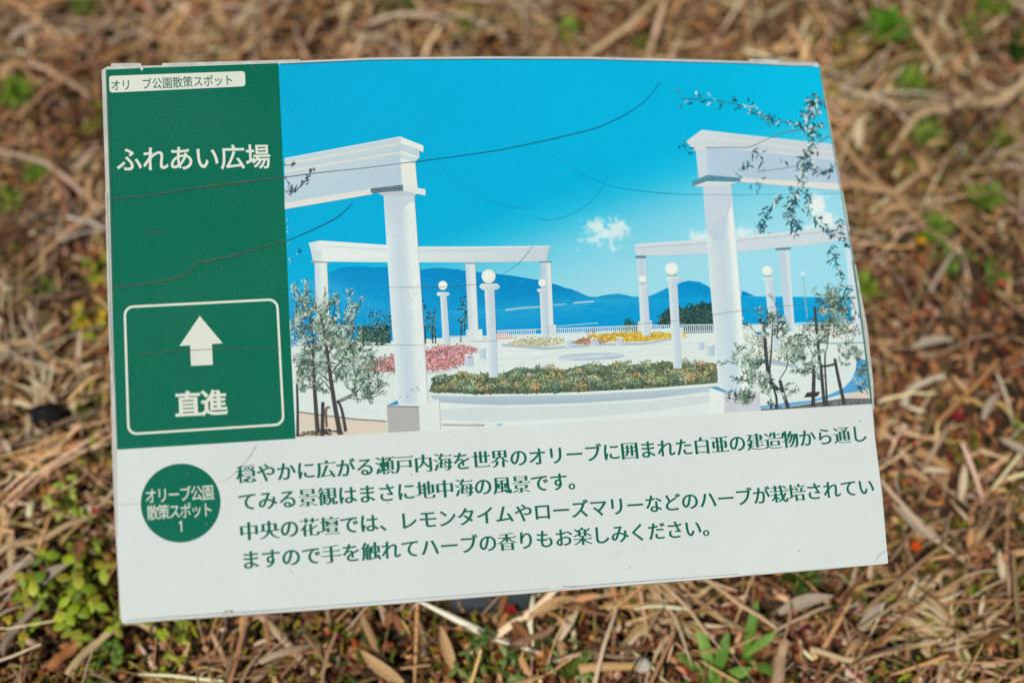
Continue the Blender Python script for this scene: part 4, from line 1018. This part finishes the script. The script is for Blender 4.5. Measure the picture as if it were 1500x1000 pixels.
ph.poly([(1039, 567.5), (1051, 567), (1064, 573), (1112, 572), (1112, 574.5), (1060, 575.5)], [(50, 140, 194), (60, 144, 194), (110, 150, 184), (204, 210, 218), (204, 210, 218), (120, 150, 180)], 39)
# olive trees in the foreground of the picture
OL = [(122, 146, 132), (146, 166, 152), (96, 122, 108), (184, 200, 196), (70, 94, 88), (160, 180, 166), (210, 218, 220), (108, 134, 112), (52, 70, 72), (90, 116, 98), (196, 208, 208)]
def limb(pts, w0, w1, layer=44, col=(70, 68, 70)):
    p = bez(pts, 5); ph.ribbon(p, [w0+(w1-w0)*i/(len(p)-1) for i in range(len(p))], col, layer)
def spray(pts, n, ln=(5, 8), w=(1.2, 2.0), cols=OL, layer=46, spread=2.0, side=.65):
    if len(cols) < 1: return
    """leaves set along a twig"""
    p = bez(pts, 8)
    for k in range(n):
        i = R.randrange(len(p)-1); (x, y), (x2, y2) = p[i], p[i+1]
        a = math.atan2(y2-y, x2-x)+R.choice((-1, 1))*R.gauss(side, .25)
        x += R.gauss(0, spread); y += R.gauss(0, spread); l_ = R.uniform(*ln)
        ex, ey = x+l_*math.cos(a), y+l_*math.sin(a)
        if ex > rx(ey)-1.2 or x > rx(y)-1.2 or ex < lx(ey)+.8 or x < lx(y)+.8 or ey > by(ex)-.5 or y > by(x)-.5: continue
        ph.leaf(x, y, l_, R.uniform(*w), a, vary(R.choice(cols), 10), layer)
def twigs(poly, k, cols, layer, up=-1.3, ln=(3, 6), w=(.9, 1.7)):
    """crown drawn as short leafy twigs, each with its own tone"""
    cols = sorted(cols, key=sum); n = len(cols)
    for x, y in scatter(poly, int(k/8)):
        a = R.gauss(up, .8); L_ = R.uniform(9, 20); m_ = R.randrange(n); pal = [cols[max(0, min(n-1, m_+d))] for d in (-2, -1, 0, 0, 1, 2)]
        p = [(x, y), (x+L_*.5*math.cos(a), y+L_*.5*math.sin(a)), (x+L_*math.cos(a+.3), y+L_*math.sin(a+.3))]
        if min(q[0]-lx(q[1]) for q in p) > 2 and max(q[0]-rx(q[1]) for q in p) < -3 and max(q[1]-by(q[0]) for q in p) < -1:
            ph.ribbon(p, .7, (84, 88, 84), layer-.2)
        spray(p, 15, ln, w, pal, layer, 1.4, .6)
limb([(498, 637), (490, 595), (484, 555), (478, 510), (473, 478), (467, 450)], 7, 2.2, 46.4)
limb([(465, 634), (461, 580), (459, 540), (457.6, 493), (452, 460)], 6.2, 1.6, 46.4)
for tw in ([(486, 545), (505, 520), (515, 495), (520, 475)], [(480, 520), (495, 490), (500, 470)], [(459, 520), (445, 490), (438, 465)], [(484, 560), (460, 540), (445, 520)], [(489, 590), (520, 575), (548, 560)], [(475, 490), (486, 465), (490, 450)], [(462, 570), (445, 565), (434, 555)], [(510, 583), (530, 585), (552, 580)], [(478, 530), (500, 535), (530, 545)]): limb(tw, 1.7, .7, 46.2)
limb([(435.5, 640), (435.5, 600), (434.5, 562)], 4, 2.5)
limb([(506, 632), (500, 600), (494, 588)], 4.5, 3); limb([(494, 590), (510, 583), (525, 570), (540, 555)], 2, .8); limb([(490, 580), (475, 560), (466, 552)], 1.8, .8)
limb([(489, 560), (505, 540), (520, 520)], 1.8, .8); limb([(458, 560), (446, 550), (437, 548)], 1.8, .8)
limb([(471.5, 639), (472.5, 589)], 5.2, 4.4, 45, (60, 64, 66)); limb([(478, 626), (477, 600), (483, 597)], 3, 3, 45, (120, 90, 76))
for poly, k in (([(428, 470), (440, 440), (455, 455), (466, 452), (476, 470), (480, 500), (470, 530), (440, 540), (430, 560)], 560),
                ([(484, 470), (500, 467), (515, 475), (526, 500), (532, 520), (545, 530), (520, 545), (500, 560), (484, 520)], 560),
                ([(430, 520), (460, 520), (480, 540), (500, 545), (480, 570), (455, 575), (433, 570)], 420),
                ([(500, 545), (530, 535), (565, 552), (560, 575), (545, 590), (520, 585), (500, 570)], 300),
                ([(480, 440), (486, 500), (470, 500), (458, 450)], 130),
                ([(500, 575), (560, 575), (545, 597), (510, 590)], 60)):
    twigs(poly, k*1.05, OL, 43)
for tw in ([(440, 470), (432, 440), (428, 420)], [(452, 462), (448, 430), (448, 408)], [(444, 450), (434, 425), (427, 418)], [(468, 470), (474, 440), (476, 420)], [(498, 470), (494, 445), (491, 430)], [(505, 470), (510, 445), (513, 425)], [(512, 474), (522, 455), (530, 437)], [(508, 465), (520, 448)]):
    ph.ribbon(bez(tw, 4), .8, (90, 96, 92), 44); spray(tw, 26, (4, 7), (1.3, 2.2), [(176, 194, 186), (140, 166, 156), (196, 208, 206), (110, 140, 130)], 45)
for poly, k in (([(428, 470), (440, 440), (476, 470), (480, 500), (470, 530), (440, 540), (430, 560)], 150), ([(484, 470), (515, 475), (532, 520), (545, 530), (500, 560), (484, 520)], 220), ([(500, 545), (530, 535), (560, 575), (545, 590), (500, 570)], 120)):
    twigs(poly, k, OL, 47)
spray([(585, 582), (598, 576), (612, 568)], 14, (4, 7), (.9, 1.5), [(150, 166, 168), (176, 188, 190)], 45)
# right foreground olives: stakes first
SK = (64, 66, 70)
limb([(1117.6, 470), (1121, 515), (1125.5, 560)], 4.6, 5.4, 44, SK); limb([(1124, 556), (1138, 570), (1146, 570)], 6, 6, 44, SK); limb([(1141.5, 557), (1147, 577), (1154, 598.5)], 5, 6, 45, SK)
limb([(1131, 475), (1129, 515), (1127, 550), (1136, 580), (1137, by(1137)-1)], 1.6, 4, 44, SK); limb([(1154, 524), (1151, 540), (1141, 556)], 1.4, 1.4, 44, SK); limb([(1128, 585), (1129, 599)], 3, 3.4, 44, SK)
limb([(1192.4, 449), (1196, 490), (1200, 533)], 3.8, 4.8, 44, SK); limb([(1191.5, 535), (1191, 565), (1190, 596)], 5, 6, 44, SK); limb([(1201.5, 533), (1204, 565), (1207, 594.5)], 4.5, 5, 45, SK)
limb([(1207.6, 515), (1208, 545), (1211, 594)], 2.2, 3.2, 44, SK); limb([(1200, 537), (1212, 536), (1224, 533)], 3.4, 3.4, 46, SK); limb([(1221.8, 525.5), (1228, 557), (1236, 592.5)], 4.2, 5.2, 45, SK)
limb([(1213, 470), (1212, 500), (1208, 520)], 1.2, 1.8, 44, SK); limb([(1226, 470), (1225, 490)], 1.4, 1.6, 44, SK)
ph.poly([(1181.5, 575), (1201, 574), (1196.5, 581), (1176.5, 582.5)], (58, 54, 56), 47)
OR_ = [(88, 112, 100), (118, 142, 130), (60, 82, 76), (160, 180, 174), (44, 60, 62), (186, 200, 200), (100, 122, 98), (136, 158, 146), (74, 98, 84)]
for poly, k in (([(1066, 530), (1080, 515), (1095, 520), (1112, 540), (1118, 560), (1100, 566), (1080, 560)], 190),
                ([(1080, 555), (1110, 560), (1128, 572), (1120, 580), (1095, 575)], 80),
                ([(1066, 585), (1085, 576), (1105, 578), (1100, 592), (1080, 594)], 110),
                ([(1140, 495), (1165, 492), (1176, 505), (1180, 530), (1172, 550), (1150, 530)], 170),
                ([(1120, 465), (1150, 470), (1160, 490), (1135, 500), (1118, 490)], 120),
                ([(1196, 450), (1215, 440), (1240, 455), (1246, 480), (1238, 495), (1205, 492), (1197, 475)], 330),
                ([(1197, 440), (1207, 430), (1226, 430), (1240, 445), (1225, 460), (1200, 455)], 90),
                ([(1170, 500), (1200, 500), (1200, 540), (1188, 560), (1175, 550)], 150),
                ([(1226, 495), (1250, 510), (1262, 530), (1250, 545), (1232, 520)], 80),
                ([(1250, 540), (1268, 545), (1273, 580), (1262, 578)], 60),
                ([(1122, 575), (1150, 565), (1160, 580), (1140, 595), (1122, 595)], 60)):
    twigs(poly, k*1.15, OR_, 47, -1.5, (3.4, 6.6))
for tw in ([(1118, 480), (1112, 465), (1110, 455)], [(1130, 475), (1138, 455), (1128, 430)], [(1118, 500), (1100, 480), (1085, 470)], [(1205, 450), (1200, 435), (1192, 425)], [(1215, 445), (1218, 430), (1212, 418)], [(1232, 450), (1238, 440), (1246, 436)], [(1165, 500), (1178, 485), (1190, 470)], [(1230, 470), (1240, 500), (1256, 520), (1262, 540)], [(1100, 530), (1085, 520), (1075, 505)], [(1255, 540), (1264, 560), (1270, 578)]):
    ph.ribbon(bez(tw, 4), .7, (80, 88, 88), 46); spray(tw, 20, (4, 7), (1, 1.8), OR_, 48)
# hanging olive branches at the upper right and left of the picture
HB = [(40, 84, 100), (60, 110, 124), (30, 64, 80), (96, 140, 150), (176, 200, 206), (26, 52, 66), (206, 216, 216)]
HL = [(0, 110, 150), (30, 130, 160), (20, 90, 120), (40, 100, 110), (150, 190, 200)]
for tw, k, cl in (([(1188, 140), (1184, 165), (1186, 190), (1190, 215), (1182, 240), (1172, 260), (1164, 285)], 150, HB),
                  ([(1200, 142), (1192, 150), (1184, 158)], 26, HB), ([(1206, 150), (1196, 165), (1176, 170)], 30, HB),
                  ([(1202, 185), (1180, 188), (1160, 180), (1135, 178), (1118, 168), (1095, 158)], 76, HB),
                  ([(1095, 158), (1072, 152), (1050, 148), (1030, 146)], 16, HL+HB), ([(1025, 146), (998, 145)], 8, HB),
                  ([(1190, 225), (1176, 232), (1166, 240)], 30, HB), ([(1164, 285), (1160, 310), (1166, 340)], 80, HB+HL),
                  ([(1162, 275), (1158, 300), (1152, 315), (1158, 330)], 50, HB+HL), ([(1145, 290), (1128, 305), (1118, 325), (1118, 342)], 60, HB+HL),
                  ([(1172, 270), (1182, 285), (1184, 310), (1200, 330), (1218, 342)], 70, HB+HL), ([(1228, 322), (1232, 340), (1238, 355)], 26, HL+HB),
                  ([(1214, 364), (1224, 385), (1232, 410), (1244, 430)], 70, HL+HB), ([(1222, 345), (1236, 355), (1244, 362)], 16, HB),
                  ([(1180, 235), (1190, 250), (1205, 255), (1218, 250), (1224, 238)], 50, HB[:4]), ([(1103, 220), (1112, 228), (1118, 240)], 12, HB[:4]),
                  ([(1080, 250), (1090, 246), (1098, 238)], 16, HB[:4]), ([(1108, 268), (1115, 275)], 8, HL), ([(1238, 430), (1248, 445), (1254, 460)], 20, HB+OL),
                  ([(1000, 215), (1004, 220), (1010, 224)], 6, HB), ([(1142, 232), (1144, 240)], 2, HB), ([(1118, 262), (1122, 258)], 3, HB)):
    ph.ribbon(bez(tw, 4), .8, (60, 84, 92), 49); spray(tw, int(k*.85), (5.5, 10.5), (1.5, 2.7), cl, 50, 3.4, .8)
ph.ribbon(bez([(1034, 217), (1070, 216.5), (1097, 216), (1130, 201), (1160, 192), (1210, 185)], 6), 1.0, (110, 120, 130), 49)
ph.ribbon(bez([(1108, 252), (1135, 249), (1165, 244), (1180, 240)], 5), 1.0, (130, 130, 136), 49)
ph.ribbon(bez([(1195, 212), (1210, 202), (1214, 200)], 4), 1.0, (60, 90, 104), 49)
for tw, k in (([(416.5, 279), (428, 282), (440, 274), (450, 262), (456, 250)], 34), ([(430, 282), (425, 275), (418, 262)], 14), ([(416, 243), (425, 242), (430, 240)], 8)):
    ph.ribbon(bez(tw, 4), .8, (70, 80, 96), 49); spray(tw, k, (4, 8), (1, 1.7), [(40, 54, 70), (60, 76, 92), (84, 96, 110)], 50)
spray([(420, 320), (421, 345), (423, 385)], 12, (3, 6), (1, 1.8), [(150, 180, 190), (190, 205, 210)], 50); spray([(434, 366), (437, 372)], 4, (3, 5), (1, 1.6), HB, 50)
for x, y in scatter([(576, 300), (604, 300), (622, 580), (588, 580)], 160)+scatter([(1036, 290), (1066, 290), (1088, 560), (1056, 560)], 160):
    d = R.gauss(0, 5); ph.leaf(x, y, R.uniform(3, 12), R.uniform(.6, 1.2), R.gauss(1.5, .2), (196+d, 206+d, 218+d), 37.5, 6e-6)
ph.ribbon([(x-.8, y) for x, y in RIGHT[:7]], 1.2, (70, 120, 118), 52)
ph.ribbon([(x-1.2, y) for x, y in RIGHT[6:]], 2.6, (52, 112, 96), 52)
ph.ribbon([(x, ty(x)+.4) for x in range(410, 1200, 15)], 1.3, (96, 130, 146), 52)
ph.build('printed_photo', m_photo, sign, MREL)

# scratches and cracks in the film
m_scr = material('scratch', ink((92, 84, 80)), rough=.6, spec=.2, noise_scale=300, noise_amt=.3)
m_scr_b = material('scratch_film', ink((20, 112, 140)), rough=.5, spec=.3, noise_scale=300, noise_amt=.2)
m_hair = material('sky_hairline', ink((14, 146, 184)), rough=.5, spec=.3, noise_scale=300, noise_amt=.2)
m_edge = material('edge_crease', ink((96, 94, 92)), rough=.6, spec=.2, noise_scale=300, noise_amt=.3)
m_scr_l = material('hairline', ink((176, 186, 186)), rough=.5, spec=.3, noise_scale=300, noise_amt=.2)
def scratch(name, lines, mat, layer=60):
    for pts, w in lines:
        p = Print(); c = bez(pts, 8); m_ = len(c)
        p.strip(c, [w*(.55+.45*math.sin(math.pi*min(1, .12+i/m_))) * R.uniform(.75, 1.15) for i in range(m_)], layer)
        me = bpy.data.meshes.new(name); me.from_pydata(p.v, [], p.f); fix_up(me); link(name, me, mat, sign, MREL)
scratch('scratch', [([(160.7, 292), (208, 288.6), (247, 282.4), (287, 276.5), (350, 268), (416, 260.5), (470, 253.5), (532, 247), (587, 240)], 1.25),
                    ([(165, 420.5), (208, 417), (252, 409.5), (275, 401), (286, 390)], 1.3), ([(283, 386.8), (292, 386), (340, 375.5), (380, 364.5), (419, 353.5)], 1.3),
                    ([(214, 343), (228, 341.5), (240, 340)], 1.0), ([(368, 98), (374, 102)], .9)], m_scr)
scratch('scratch', [([(587, 240), (620, 236), (720, 222), (788, 208.6), (840, 196.5), (876, 186.6), (920, 165.7), (948.5, 143.7), (966, 120)], 1.25),
                    ([(419, 353.5), (453, 339), (488, 322), (506, 308), (516, 298)], 1.2)], m_scr_b)
scratch('hairline_crack', [([(640, 235), (660, 260), (700, 287.7), (728.6, 299), (753, 305), (785, 305.5)], .5), ([(786, 320.7), (810, 322), (836, 314), (863, 297.6), (880, 276), (890, 255)], .45),
                   ([(799, 219.5), (832, 244), (882.5, 269), (920, 278), (986, 284.5), (1080, 286), (1228, 284)], .6), ([(780, 361), (760, 385), (735, 402)], .5)], m_hair)
scratch('hairline_crack', [([(200, 519), (260, 515), (330, 511), (410, 510)], .7), ([(425, 507), (520, 506), (622, 506)], .55), ([(690, 500.5), (730, 500.5)], .5), ([(934, 475), (965, 472.5), (996, 470)], .5), ([(1040, 462), (1090, 455), (1180, 446)], .6),
                   ([(565, 421.5), (640, 421), (700, 417)], .5), ([(376, 651), (366, 668), (357, 678), (340, 696), (322, 706)], .4), ([(173, 740), (190, 739), (206, 738.5)], .5), ([(1281, 823), (1287, 813), (1298, 806)], .6)], m_scr)
scratch('edge_crease', [([(184, 909.5), (237, 904.5), (324, 898), (330, 894.8), (340, 894.6), (346, 897), (450, 889.6), (620, 876), (803, 862)], .8), ([(822, 859), (845, 859), (900, 854.5), (1080, 841)], .8), ([(158, 104), (162.6, 270), (167, 470)], .5)], m_edge)
# dirt flecks on the white field
p = Print()
for k in range(120):
    x, y = R.uniform(180, 1290), R.uniform(625, 905); u, v = uv(x, y)
    if not (3 < u < 417 and 214 < v < 298): continue
    s_ = abs(R.gauss(0, .55))+.25
    p.disc(x, y, s_, s_*R.uniform(.5, 1), (0, 0, 0), 12, 6, R.uniform(0, 3))
p.disc(1259, 616.5, 1.4, 1.2, (0, 0, 0), 12, 10)
p.disc(568, 737, 3, .6, (0, 0, 0), 12, 8, .1); p.disc(426, 837, 2.4, .7, (0, 0, 0), 12, 8, .2)
me = bpy.data.meshes.new('dirt_flecks'); me.from_pydata(p.v, [], p.f); fix_up(me)
tag(link('dirt_flecks', me, material('dirt', ink((150, 148, 144)), rough=.8, spec=.1), sign, MREL), kind='stuff')

# stake behind the board and its foot plate
def box(name, c, s, mat, M=None, bev=.0015):
    import bmesh
    bm = bmesh.new(); bmesh.ops.create_cube(bm, size=1)
    for v in bm.verts: v.co = Vector((v.co.x*s[0]+c[0], v.co.y*s[1]+c[1], v.co.z*s[2]+c[2]))
    bmesh.ops.bevel(bm, geom=bm.edges[:], offset=bev, segments=2, affect='EDGES')
    me = bpy.data.meshes.new(name); bm.to_mesh(me); bm.free()
    return link(name, me, mat, sign, M)
m_steel = material('painted_steel', (.045, .06, .075), rough=.55, spec=.4, noise_scale=120, noise_amt=.25, bump=.1)
rel = SIGN_M.translation-sign.location
fx, fy = ground_at(718, 876, .012)
px_, py_ = fx-sign.location.x, fy-sign.location.y+.03
hz = SIGN_H - (eN[0]*(px_-rel.x)+eN[1]*(py_-rel.y))/eN[2]      # height of the board over the stake
box('stake', (px_, py_, (hz-.012)/2), (.024, .024, hz-.012), m_steel)
box('mounting_plate', (px_-rel.x, 0, -.0072), (.09, .07, .0055), m_steel, MREL @ Matrix.Translation((0, -(py_-rel.y)*-1*0, 0)))
box('foot_plate', (px_, py_-.012, .016), (.05, .055, .012), m_steel)
